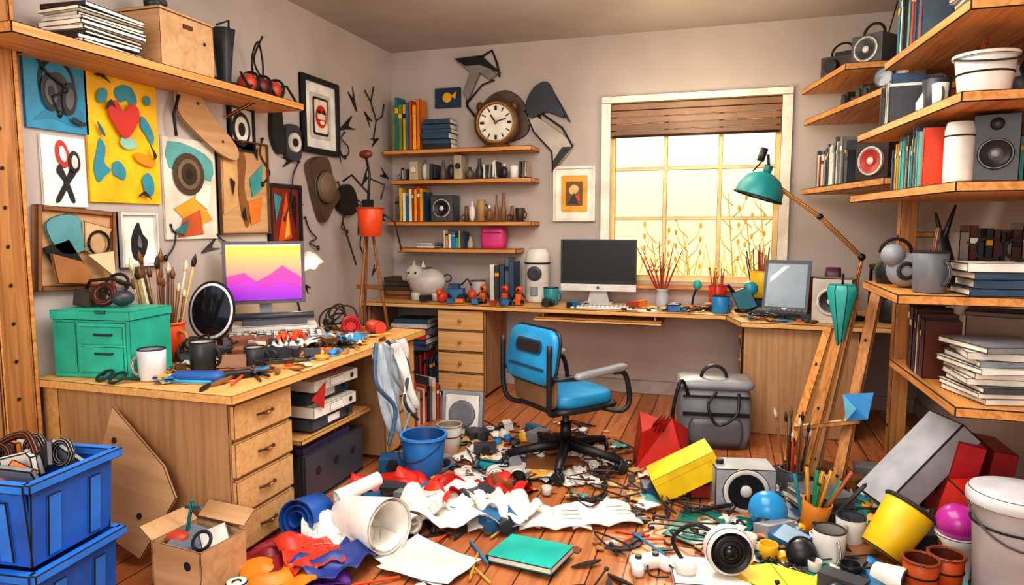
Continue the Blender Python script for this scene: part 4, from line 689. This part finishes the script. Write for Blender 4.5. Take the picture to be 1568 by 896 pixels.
for b in TILES.values(): b.M=I; b.done((0,0,0),bev=.0014)
b=B('white_glue_jar'); b.lathe([(0,0),(.04,0),(.04,.05),(.03,.06),(.03,.075),(0,.075)],'#E8E2D8',(0,0,.04),(90,0,30)); b.cyl((0,0,.04),.028,.005,K,r=(90,0,30)); b.done((-1.05,3.05,.005))
mug('white_mug',.04,.09,'#EDE8E0',(-.93,3.05,.045),'#3A3D45',r=(80,0,20))
# ------------------------------------------------------------ floor right
b=B('red_paper_prism'); c='#C4241F'; vs=[(-.13,-.1,0),(.13,-.1,0),(.13,.12,0),(-.13,.12,0),(-.1,-.12,.2),(.06,-.05,.26),(.16,.1,.16),(-.1,.14,.24)]
b.add(vs,[(0,3,2,1),(4,5,6,7),(0,1,5,4),(1,2,6,5),(2,3,7,6),(3,0,4,7)],c)
for i in range(4): b.box((-.02+.02*i,-.02,.22),(.004,.16,.06),'#E23A22',(0,20,-20))
b.done((-.3,3.55,.0),(0,0,10),bev=.004)
b=B('yellow_box'); b.box((0,0,.12),(.31,.19,.12),'#F5CC22',(0,-28,0)); b.box((-.02,0,.14),(.27,.191,.003),'#D9A80E',(0,-28,0)); b.box((.1,.02,.04),(.16,.14,.06),'#8A2A22'); b.box((-.12,.03,.02),(.14,.12,.04),'#35506B'); b.done((-.15,3.15,.0),(0,0,14),bev=.005)
b=B('grey_duffel_bag'); g='#7C7F86'
b.pillow(.4,.26,.36,.04,g,T((0,0,.18))); b.box((0,-.132,.2),(.36,.01,.02),K); b.box((0,-.132,.3),(.36,.01,.012),K); b.pillow(.3,.04,.15,.03,'#64676E',T((0,-.13,.1))); b.tube(catmull([(-.15,-.12,.3),(-.2,-.2,.4),(-.24,-.2,.2),(-.2,-.16,.03)],6,False),.01,K); b.tube(catmull([(.12,-.13,.32),(.1,-.2,.22),(0,-.2,.16),(-.05,-.18,.26),(.0,-.14,.33)],6,False),.008,K); b.pillow(.42,.28,.05,.05,'#8E9198',T((0,0,.36))); b.torus((0,0,.38),.07,.01,K,(90,0,0),18,8,180); b.done((-.04,4.0,0),(0,0,8),bev=0)
b=B('fallen_speaker'); speaker(b,.26,.19,.16,'#9C9FA6',K,'#D2CEC8',False); b.cyl((-.1,-.0,.19),.02,.02,K); b.done((.1,3.12,.0),(0,0,12),bev=.004)
b=B('blue_ball'); b.ball((0,0,.078),.078,'#2B93CF:.25',24); b.done((.2,2.9,.0),bev=0)
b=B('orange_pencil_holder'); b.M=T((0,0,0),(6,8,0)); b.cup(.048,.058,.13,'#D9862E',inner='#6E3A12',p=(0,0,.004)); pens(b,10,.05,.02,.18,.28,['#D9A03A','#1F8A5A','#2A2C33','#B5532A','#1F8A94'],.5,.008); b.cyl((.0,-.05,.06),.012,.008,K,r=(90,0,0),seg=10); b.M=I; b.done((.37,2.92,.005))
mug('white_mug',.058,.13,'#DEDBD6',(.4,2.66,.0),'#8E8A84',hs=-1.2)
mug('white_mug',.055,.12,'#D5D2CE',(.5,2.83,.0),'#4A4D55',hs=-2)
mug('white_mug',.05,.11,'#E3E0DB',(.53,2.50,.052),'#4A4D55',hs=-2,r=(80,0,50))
b=B('black_rubber_ball'); b.ball((0,0,.05),(.055,.055,.05),K); b.torus((0,0,.05),.055,.004,'#4A4D55',(70,0,20)); b.done((.3,2.6,.002))
b=B('over_ear_headphones'); b.torus((0,0,.02),.09,.011,K,(0,0,0),20,8,200)
for s in (-1,1): b.cyl((s*.09,-.03,.0),.04,.035,'#3A3D45',.036); b.torus((s*.09,-.03,.035),.03,.01,K,seg=18); b.cyl((s*.09,-.03,.036),.02,.004,'#8B8E95',seg=14)
b.tube(catmull([(-.09,-.07,.01),(-.15,-.12,.01),(-.05,-.17,.01),(.05,-.12,.012),(.14,-.18,.01)],5,False),.005,K,6); b.done((.44,2.36,.004),(0,0,20))
b=B('compact_camera'); b.box((0,0,.04),(.12,.05,.08),'#3A3D45'); b.box((-.03,0,.088),(.04,.04,.016),'#2A2C33'); b.lathe([(.03,0),(.03,.04),(.024,.045),(0,.035)],'#6C7077',(.015,-.025,.04),(90,0,0)); b.lathe([(.02,.0415),(0,.04)],'#15161B:.1',(.015,-.025,.04),(90,0,0)); b.tube(catmull([(-.06,0,.06),(-.12,-.03,.02),(-.05,-.09,.006),(.08,-.08,.006),(.1,-.02,.02),(.06,0,.06)],5,False),.005,K,6); b.done((.62,2.3,.0),(0,0,-25))
b=B('game_controller'); b.pillow(.14,.07,.035,.03,'#E3DFDA',T((0,0,.025)))
for s in (-1,1): b.pillow(.045,.08,.035,.02,'#E3DFDA',T((s*.055,-.03,.022),(0,0,s*20))); b.cyl((s*.035,.0,.04),.012,.014,K,seg=14)
b.done((-.24,2.42,.0),(0,0,35),bev=0)
b=B('yellow_tumbler'); b.M=T((-.07,0,.075),(0,38,0)); b.cup(.07,.085,.19,'#F2C81E',inner='#E8E2D8'); b.torus((0,0,.19),.084,.009,'#F2EEE6'); b.lathe([(.078,.16),(.04,.16),(.0,.17)],'#D9D4CC'); b.M=I; b.done((.64,2.72,-.02),(0,0,30),sc=1.05)
b=B('white_pipe_fitting'); b.tube(catmull([(0,0,.0),(0,0,.16),(.03,0,.28),(.1,0,.3)],5,False),.045,'#E3DFDA',16); b.tube([(.09,0,.3),(.13,0,.302)],.055,'#D2CEC8',16); b.cyl((0,0,0),.056,.03,'#D2CEC8'); b.torus((0,0,.16),.047,.006,'#B0B2B8'); b.done((.96,2.78,.0),(0,0,-120))
b=B('magenta_ball_cup'); b.lathe([(0,0),(.06,0),(.045,.03),(.045,.13),(.075,.17),(.06,.17),(0,.15)],'#E3DFDA'); b.ball((0,0,.21),(.07,.07,.065),'#B8329A:.25',20); b.done((.81,2.66,.0))
b=B('white_lidded_bucket'); w='#C8CAD0'
b.lathe([(0,0),(.095,0),(.115,.38),(.118,.38)],w,seg=32); b.lathe([(.118,.36),(.132,.362),(.132,.385),(.125,.4),(.03,.41),(0,.41)],'#D5D7DB',seg=32); b.tube([(.13*cos(a),-.13*sin(a)*.5-.06*sin(a),.36-.1*sin(a)) for a in [pi*i/14 for i in range(15)]],.004,'#8B8E95',6)
for zz in (.08,.3): b.torus((0,0,zz),.1+.05*zz,.004,'#A0A2A8',seg=32)
b.done((.90,2.44,.0),bev=.003,sc=1.05)
b=B('orange_cups')
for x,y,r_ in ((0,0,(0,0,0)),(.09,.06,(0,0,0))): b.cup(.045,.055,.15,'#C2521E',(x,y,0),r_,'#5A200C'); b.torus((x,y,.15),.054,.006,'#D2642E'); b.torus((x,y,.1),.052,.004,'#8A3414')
b.done((.65,2.46,.0))
b=B('grey_foam_slab'); b.box((0,0,.24),(.11,.22,.46),'#B2B5BC'); b.done((.64,3.1,.07),(0,42,18),bev=.006)
b=B('red_box_files')
b.box((0,0,.18),(.1,.28,.36),'#C4262E',(0,12,0)); b.box((.15,.05,.16),(.09,.26,.32),'#A21E26',(0,8,0)); b.box((-.052,-.02,.2),(.004,.1,.16),'#E8E2D8',(0,12,0)); b.done((.93,3.2,.02))
b=B('red_foam_block'); b.box((0,0,.12),(.2,.16,.2),'#D23424',(18,0,25)); b.cyl((0,-.08,.12),.02,.01,K,r=(100,0,25),seg=12); b.done((.97,2.98,.02),bev=.005)
paper('teal_felt_sheet',.55,.42,'#1A8A80',(.26,2.66,.002),25,.02,1.6,21,more=[(.35,.3,'#147268',-.2,.25,.004,50,3)])
b=B('yellow_paper_sheet'); b.prism([(-.2,-.02),(-.02,.1),(.2,.04),(.08,-.14)],.004,'#F5CC22'); b.tube([(-.02,.1,.004),(.08,-.14,.004)],.0015,'#C9A010',5); b.done((.2,2.42,.03),(0,0,-5),bev=.002)
b=B('webcam_toy'); w='#E8E4DF'
b.box((-.02,.0,.015),(.26,.2,.03),w,(0,0,10)); b.M=T((.04,0,.12),(82,0,15)); b.lathe([(0,-.06),(.07,-.055),(.082,-.02),(.082,.03),(.07,.045)],w,seg=28); b.lathe([(.07,.044),(.055,.03),(.05,.035),(.035,.04),(0,.045)],K,seg=28); b.torus((0,0,.042),.045,.006,'#5A5D66',seg=24); b.ball((0,0,.036),(.028,.028,.02),'#111218:.05'); b.M=I
b.tube(catmull([(-.1,0,.04),(-.15,.02,.12),(-.08,.03,.18),(0,.02,.16)],5,False),.008,K); b.ball((-.1,-.04,.05),(.04,.03,.03),w); b.done((.0,2.40,.002))
b=B('leaning_wood_planks')
def plank(p,q,w,t,m='postz'):
    p,q=Vector(p),Vector(q); d=q-p; L=d.length; rot=d.to_track_quat('Z','Y').to_matrix().to_4x4(); b.M=Matrix.Translation((p+q)/2)@rot; b.box((0,0,0),(w,t,L),m)
    for k in (-.4,-.1,.25): b.cyl((0,-t/2-.002,k*L),.008,.004,K,r=(-90,0,0),seg=8); b.cyl((0,t/2,k*L),.008,.004,K,r=(-90,0,0),seg=8)
    b.M=I
plank((.36,3.3,.03),(.57,3.48,.96),.06,.025); plank((.5,3.25,.03),(.68,3.5,.95),.05,.025); plank((.3,3.45,.03),(.5,3.62,.75),.05,.02,'shy'); plank((.44,3.5,.03),(.6,3.6,.9),.06,.02,'panel')
plank((.34,3.38,.3),(.6,3.3,.38),.04,.02)
b.done()
b=B('teal_funnel'); b.lathe([(0,0),(.06,.0),(.07,.03),(.03,.2),(.012,.3),(0,.3)],'#2A9A94',(0,0,.0),(180,0,0),seg=8); b.tube([(0,0,0),(0,0,.05)],.006,K); b.done((.52,3.42,.98),(0,0,10))
b=B('blue_paper_flag'); b.add([(0,0,0),(.12,-.02,.02),(.1,-.03,-.1),(.02,0,-.12)],[(0,1,2,3)],'#2B87C8'); b.add([(0,0,0),(.05,-.05,-.05),(.02,0,-.12)],[(0,1,2)],'#6FC0E0'); b.done((.52,3.28,.5),bev=0)
pencup('brush_bundle',.06,.12,'#4A4D55',(.33,3.32,.0),['#8A5A34','#D9D4CC','#E2501E','#2A2C33'],14,True,(.2,.36))
stack('book_stack',4,.24,.2,(.42,3.1,.0),20,['#35506B','#D9D4CC','#8A5A34','#5A5D66'],.02,.035)
# ------------------------------------------------------------ right shelf contents
def zt(v): return v+.037
RB=['#F0B429','#1F8A94','#35506B','#D8431F','#F2EEE6','#2A2C33','#5FB8B0','#4A5A6A']
bookrow('book_row',.36,.24,.36,.17,(.79,3.30,zt(1.94)),-88,RB)
bookrow('book_row',.24,.2,.3,.15,(1.04,3.2,zt(1.94)),0,RB)
stack('paper_stack',10,.24,.28,(.89,2.84,zt(1.94)),5,['#F2EEE6','#D9D4CC','#3A3D45','#E8E2D8'],.014,.024,8)
b=B('white_paint_bucket'); b.cup(.08,.1,.17,'#DEDBD6',inner='#8B8E95',rim='#EDEAE5'); b.tube([(.105*cos(a),-.105*sin(a),.16-.03*sin(a)) for a in [pi*i/12 for i in range(13)]],.004,'#4A4D55',6); b.torus((0,0,.1),.092,.004,'#A8A5A0'); b.tube([(.05,0,.1),(.08,0,.2),(.16,.02,.24)],.008,'#8A3A22'); b.tube([(-.03,0,.1),(.0,0,.23)],.008,'#B5532A'); b.done((.86,2.86,zt(1.65)),sc=.95)
bookrow('book_row',.3,.14,.22,.15,(.73,3.42,zt(1.65)),-93,['#D9D4CC','#3A3D45','#35506B','#EFEBE2','#8A5A34'])
junk('shelf_gadgets',.28,.18,(.76,3.1,zt(1.65)),33,'aebf',['#D9D4CC','#3A3D45','#EFEBE2','#2A2C33','#8B8E95'],.13,-90,.06,.12)
bookrow('book_row',.3,.18,.24,.15,(1.06,3.3,zt(1.65)),0,RB)
b=B('wire_tangle_basket'); b.cup(.08,.1,.1,'#3A3D45')
for i in range(6): b.torus((R.uniform(-.04,.04),R.uniform(-.04,.04),.13),R.uniform(.04,.07),.006,R.choice([K,'#5A2A20','#8A5A34']),(R.uniform(20,90),R.uniform(-50,50),0),seg=16)
b.done((1.08,3.0,zt(1.65)))
bookrow('book_row',.60,.17,.245,.17,(.785,3.23,zt(1.36)),-93,RB,.018,.036)
bookrow('book_row',.24,.18,.24,.15,(1.06,3.1,zt(1.36)),0,RB)
b=B('white_thermos'); b.lathe([(0,0),(.045,0),(.047,.02),(.047,.19),(.04,.22),(0,.225)],'#DAD7D2'); b.torus((0,0,.17),.047,.003,'#8B8E95'); b.done((.79,2.84,zt(1.36)))
b=B('standing_speaker'); speaker(b,.14,.24,.13,'#3A3D45','#1b1b20','#8B8E95',True); b.done((.91,2.86,zt(1.36)),(0,0,-18))
b=B('mug_animal_figurine'); g='#8E9198'; b.ball((0,0,.07),(.07,.06,.07),g); b.ball((-.05,-.02,.13),(.045,.045,.045),g); b.torus((.07,0,.08),.035,.012,g,(90,0,0),seg=16); b.torus((-.01,-.06,.07),.03,.009,'#6C7077',(90,0,20),seg=16); b.done((.69,3.06,zt(.965)))
b=B('grey_tankard'); b.cup(.055,.06,.15,'#6C6F78',handle=True,hs=-1); b.tube([(0,0,.05),(.02,0,.24)],.01,'#8A5A34'); b.torus((0,0,.15),.058,.005,'#8B8E95'); b.done((.73,2.87,zt(.965)))
stack('book_stack',4,.3,.22,(.96,2.86,zt(.965)),4,['#1F8A94','#2F6E6E','#F2EEE6','#35506B'],.022,.032,4)
b=B('black_rabbit_vase'); b.lathe([(0,0),(.05,0),(.06,.06),(.035,.15),(.02,.2),(0,.2)],K); b.tube([(0,0,.18),(-.03,0,.3)],[.015,.005],K); b.tube([(0,0,.18),(.04,0,.33)],[.015,.005],K); b.done((.84,3.16,zt(.965)))
bookrow('book_row',.3,.16,.27,.15,(1.06,3.26,zt(.965)),0,['#3A3D45','#2A2C33','#5A2A20','#35506B','#8B8580'])
b=B('wire_spectacles'); b.torus((-.04,0,.05),.04,.006,'#5A2A20',(80,0,0)); b.torus((.05,0,.05),.04,.006,'#5A2A20',(80,0,0)); b.tube([(-.08,0,.05),(-.1,.1,.07)],.006,'#5A2A20',6); b.tube([(.09,0,.05),(.12,.1,.07)],.006,'#5A2A20',6); b.done((.95,2.86,zt(.965)+.113),(0,0,-15))
b=B('black_kettle'); b.lathe([(0,0),(.07,0),(.08,.06),(.05,.12),(.015,.135),(0,.135)],K); b.torus((0,0,.13),.06,.008,K,(90,0,0),18,8,180); b.tube([(.06,0,.06),(.11,0,.12)],[.018,.01],K); b.done((.70,3.28,zt(.965)))
stack('magazine_stack',9,.3,.3,(.95,2.8,zt(.6)),8,['#F2EEE6','#D9D4CC','#8B8E95','#4A4D55','#E8E2D8'],.014,.026,12)
b=B('brown_leather_box'); b.box((0,0,.13),(.22,.18,.26),'#7A5640'); b.box((0,0,.265),(.23,.19,.02),'#5A3A28'); b.box((0,-.092,.15),(.05,.006,.04),'#B9854A'); b.done((1.06,3.16,zt(.6)),(0,0,-20))
bookrow('book_row',.3,.22,.3,.14,(.84,3.2,zt(.6)),-90,['#3A3D45','#2F4A6E','#5A2A20','#D9D4CC'])
b=B('binoculars')
for s in (-1,1): b.cyl((s*.05,.06,.06),.045,.08,K,.05,r=(90,0,0)); b.cyl((s*.05,.14,.06),.03,.08,'#3A3D45',r=(90,0,0)); b.lathe([(.04,0),(0,.004)],'#8B8E95:.1',(s*.05,-.021,.06),(90,0,0))
b.box((0,.06,.07),(.06,.05,.03),K); b.torus((0,.1,.11),.05,.006,K,(60,0,0)); b.done((.80,3.95,zt(1.9)+.003),(0,0,-35),sc=1.05)
stack('boxed_games_stack',4,.24,.26,(1.0,4.25,zt(1.9)+.003),-20,['#4A4038','#8B8580','#3A3D45','#6B5A45'],.02,.035,6)
b=B('leather_camera_case'); b.box((0,0,.06),(.2,.12,.12),'#4A3A30'); b.cyl((-.03,-.06,.06),.04,.04,K,r=(90,0,0)); b.box((.02,0,.13),(.1,.08,.03),K); b.torus((0,0,.15),.06,.007,K,(70,0,0)); b.done((.64,4.62,zt(2.1)+.003),(0,0,-30))
junk('shelf_gadgets',.5,.12,(.72,4.45,zt(1.9)+.003),41,'aebf',['#3A3D45','#4A4038','#D9D4CC','#2A2C33'],.12,-76,.06,.12)
b=B('tabletop_radio'); speaker(b,.18,.16,.14,'#5A5D66','#3A3D45','#E8E2D8'); b.tube([(.08,0,.16),(.12,0,.32)],.004,'#8B8E95',6); b.torus((0,0,.17),.06,.008,K,(90,0,0)); b.done((.76,4.34,zt(2.1)+.003),(0,0,-40))
stack('black_box_stack',4,.22,.22,(.98,4.5,zt(2.1)+.003),-20,['#2A2C33','#4A4038','#8B8580'],.03,.05,6)
b=B('tabletop_radio'); speaker(b,.2,.2,.14,'#3A2A2A','#B5322A','#D9D4CC'); b.tube([(.08,0,.2),(.12,0,.34)],.004,'#8B8E95',6); b.torus((0,0,.21),.06,.008,K,(90,0,0)); b.done((.78,4.10,zt(1.45)+.003),(0,0,-50))
bookrow('book_row',.46,.16,.28,.16,(.66,4.50,zt(1.45)+.003),-76,['#3A3D45','#D9D4CC','#5A5D66','#8B8580','#B5432A','#EFEBE2'])
b=B('white_projector'); speaker(b,.2,.16,.18,'#DAD7D2',K,'#8B8E95'); b.done((1.02,3.95,zt(1.45)+.003),(0,0,-40))
bookrow('book_row',.26,.18,.3,.16,(1.08,4.5,zt(1.45)+.003),-20,RB)
b=B('folding_stool')
for s in (-1,1): b.tube([(-.1,s*.1,0),(-.1,s*.1,.3),(.1,s*.1,.34),(.14,s*.1,0)],.012,K)
b.tube([(-.1,-.1,.3),(-.1,.1,.3)],.012,K); b.tube([(.1,-.1,.34),(.1,.1,.34)],.012,K); b.pillow(.24,.22,.03,.03,'#3A3D45',T((0,0,.31))); b.done((1.0,4.75,z))
# ------------------------------------------------------------ lights / world / camera
w=bpy.data.worlds.new('sky'); sc.world=w; w.use_nodes=True; N=w.node_tree.nodes; L=w.node_tree.links; bg=N['Background']
tc=N.new('ShaderNodeTexCoord'); sp=N.new('ShaderNodeSeparateXYZ'); cr=N.new('ShaderNodeValToRGB'); L.new(tc.outputs['Generated'],sp.inputs[0]); L.new(sp.outputs[2],cr.inputs[0])
e=cr.color_ramp.elements; e[0].position=0; e[0].color=lin('#FFF0BE'); e[1].position=.16; e[1].color=lin('#FFFCF2'); L.new(cr.outputs[0],bg.inputs[0]); bg.inputs[1].default_value=1.1
def light(n,t,loc,rot,en,col,**k):
    l=bpy.data.lights.new(n,t); l.energy=en; l.color=col
    for a,v in k.items(): setattr(l,a,v)
    o=bpy.data.objects.new(n,l); sc.collection.objects.link(o); o.location=loc; o.rotation_euler=[rad(a) for a in rot]; return o
light('sun','SUN',(0,9,5),(-58,0,12),2.4,(1,.88,.62),angle=rad(8))
light('overhead_fill','AREA',(-.6,2.0,2.56),(0,0,0),70,(1,.96,.9),size=2.0)  # unseen soft area light added below the ceiling to brighten the room
light('front_fill','AREA',(-.5,-1.0,1.9),(78,0,8),58,(1,.97,.94),size=2.0)  # added fill behind the camera, no fixture modelled
light('mid_room_fill','POINT',(-.6,3.0,2.05),(0,0,0),30,(1,.94,.86),shadow_soft_size=.3)  # added point light lifting the ceiling and rear of the room; nothing hangs here
light('window_side_fill','POINT',(-.2,4.5,1.9),(0,0,0),15,(1,.8,.5),shadow_soft_size=.25)  # added warm point inside the room, imitating glow around the window
light('desk_lamp_bulb','POINT',(-2.28,3.38,1.02),(0,0,0),4,(1,.8,.5),shadow_soft_size=.04)
cam=bpy.data.cameras.new('camera'); co=bpy.data.objects.new('camera',cam); sc.collection.objects.link(co)
co.location=(0,0,1.25); co.rotation_euler=(rad(90-5.65),0,rad(17.4)); cam.sensor_width=36; cam.lens=1040/1568*36; cam.clip_start=.05
sc.camera=co
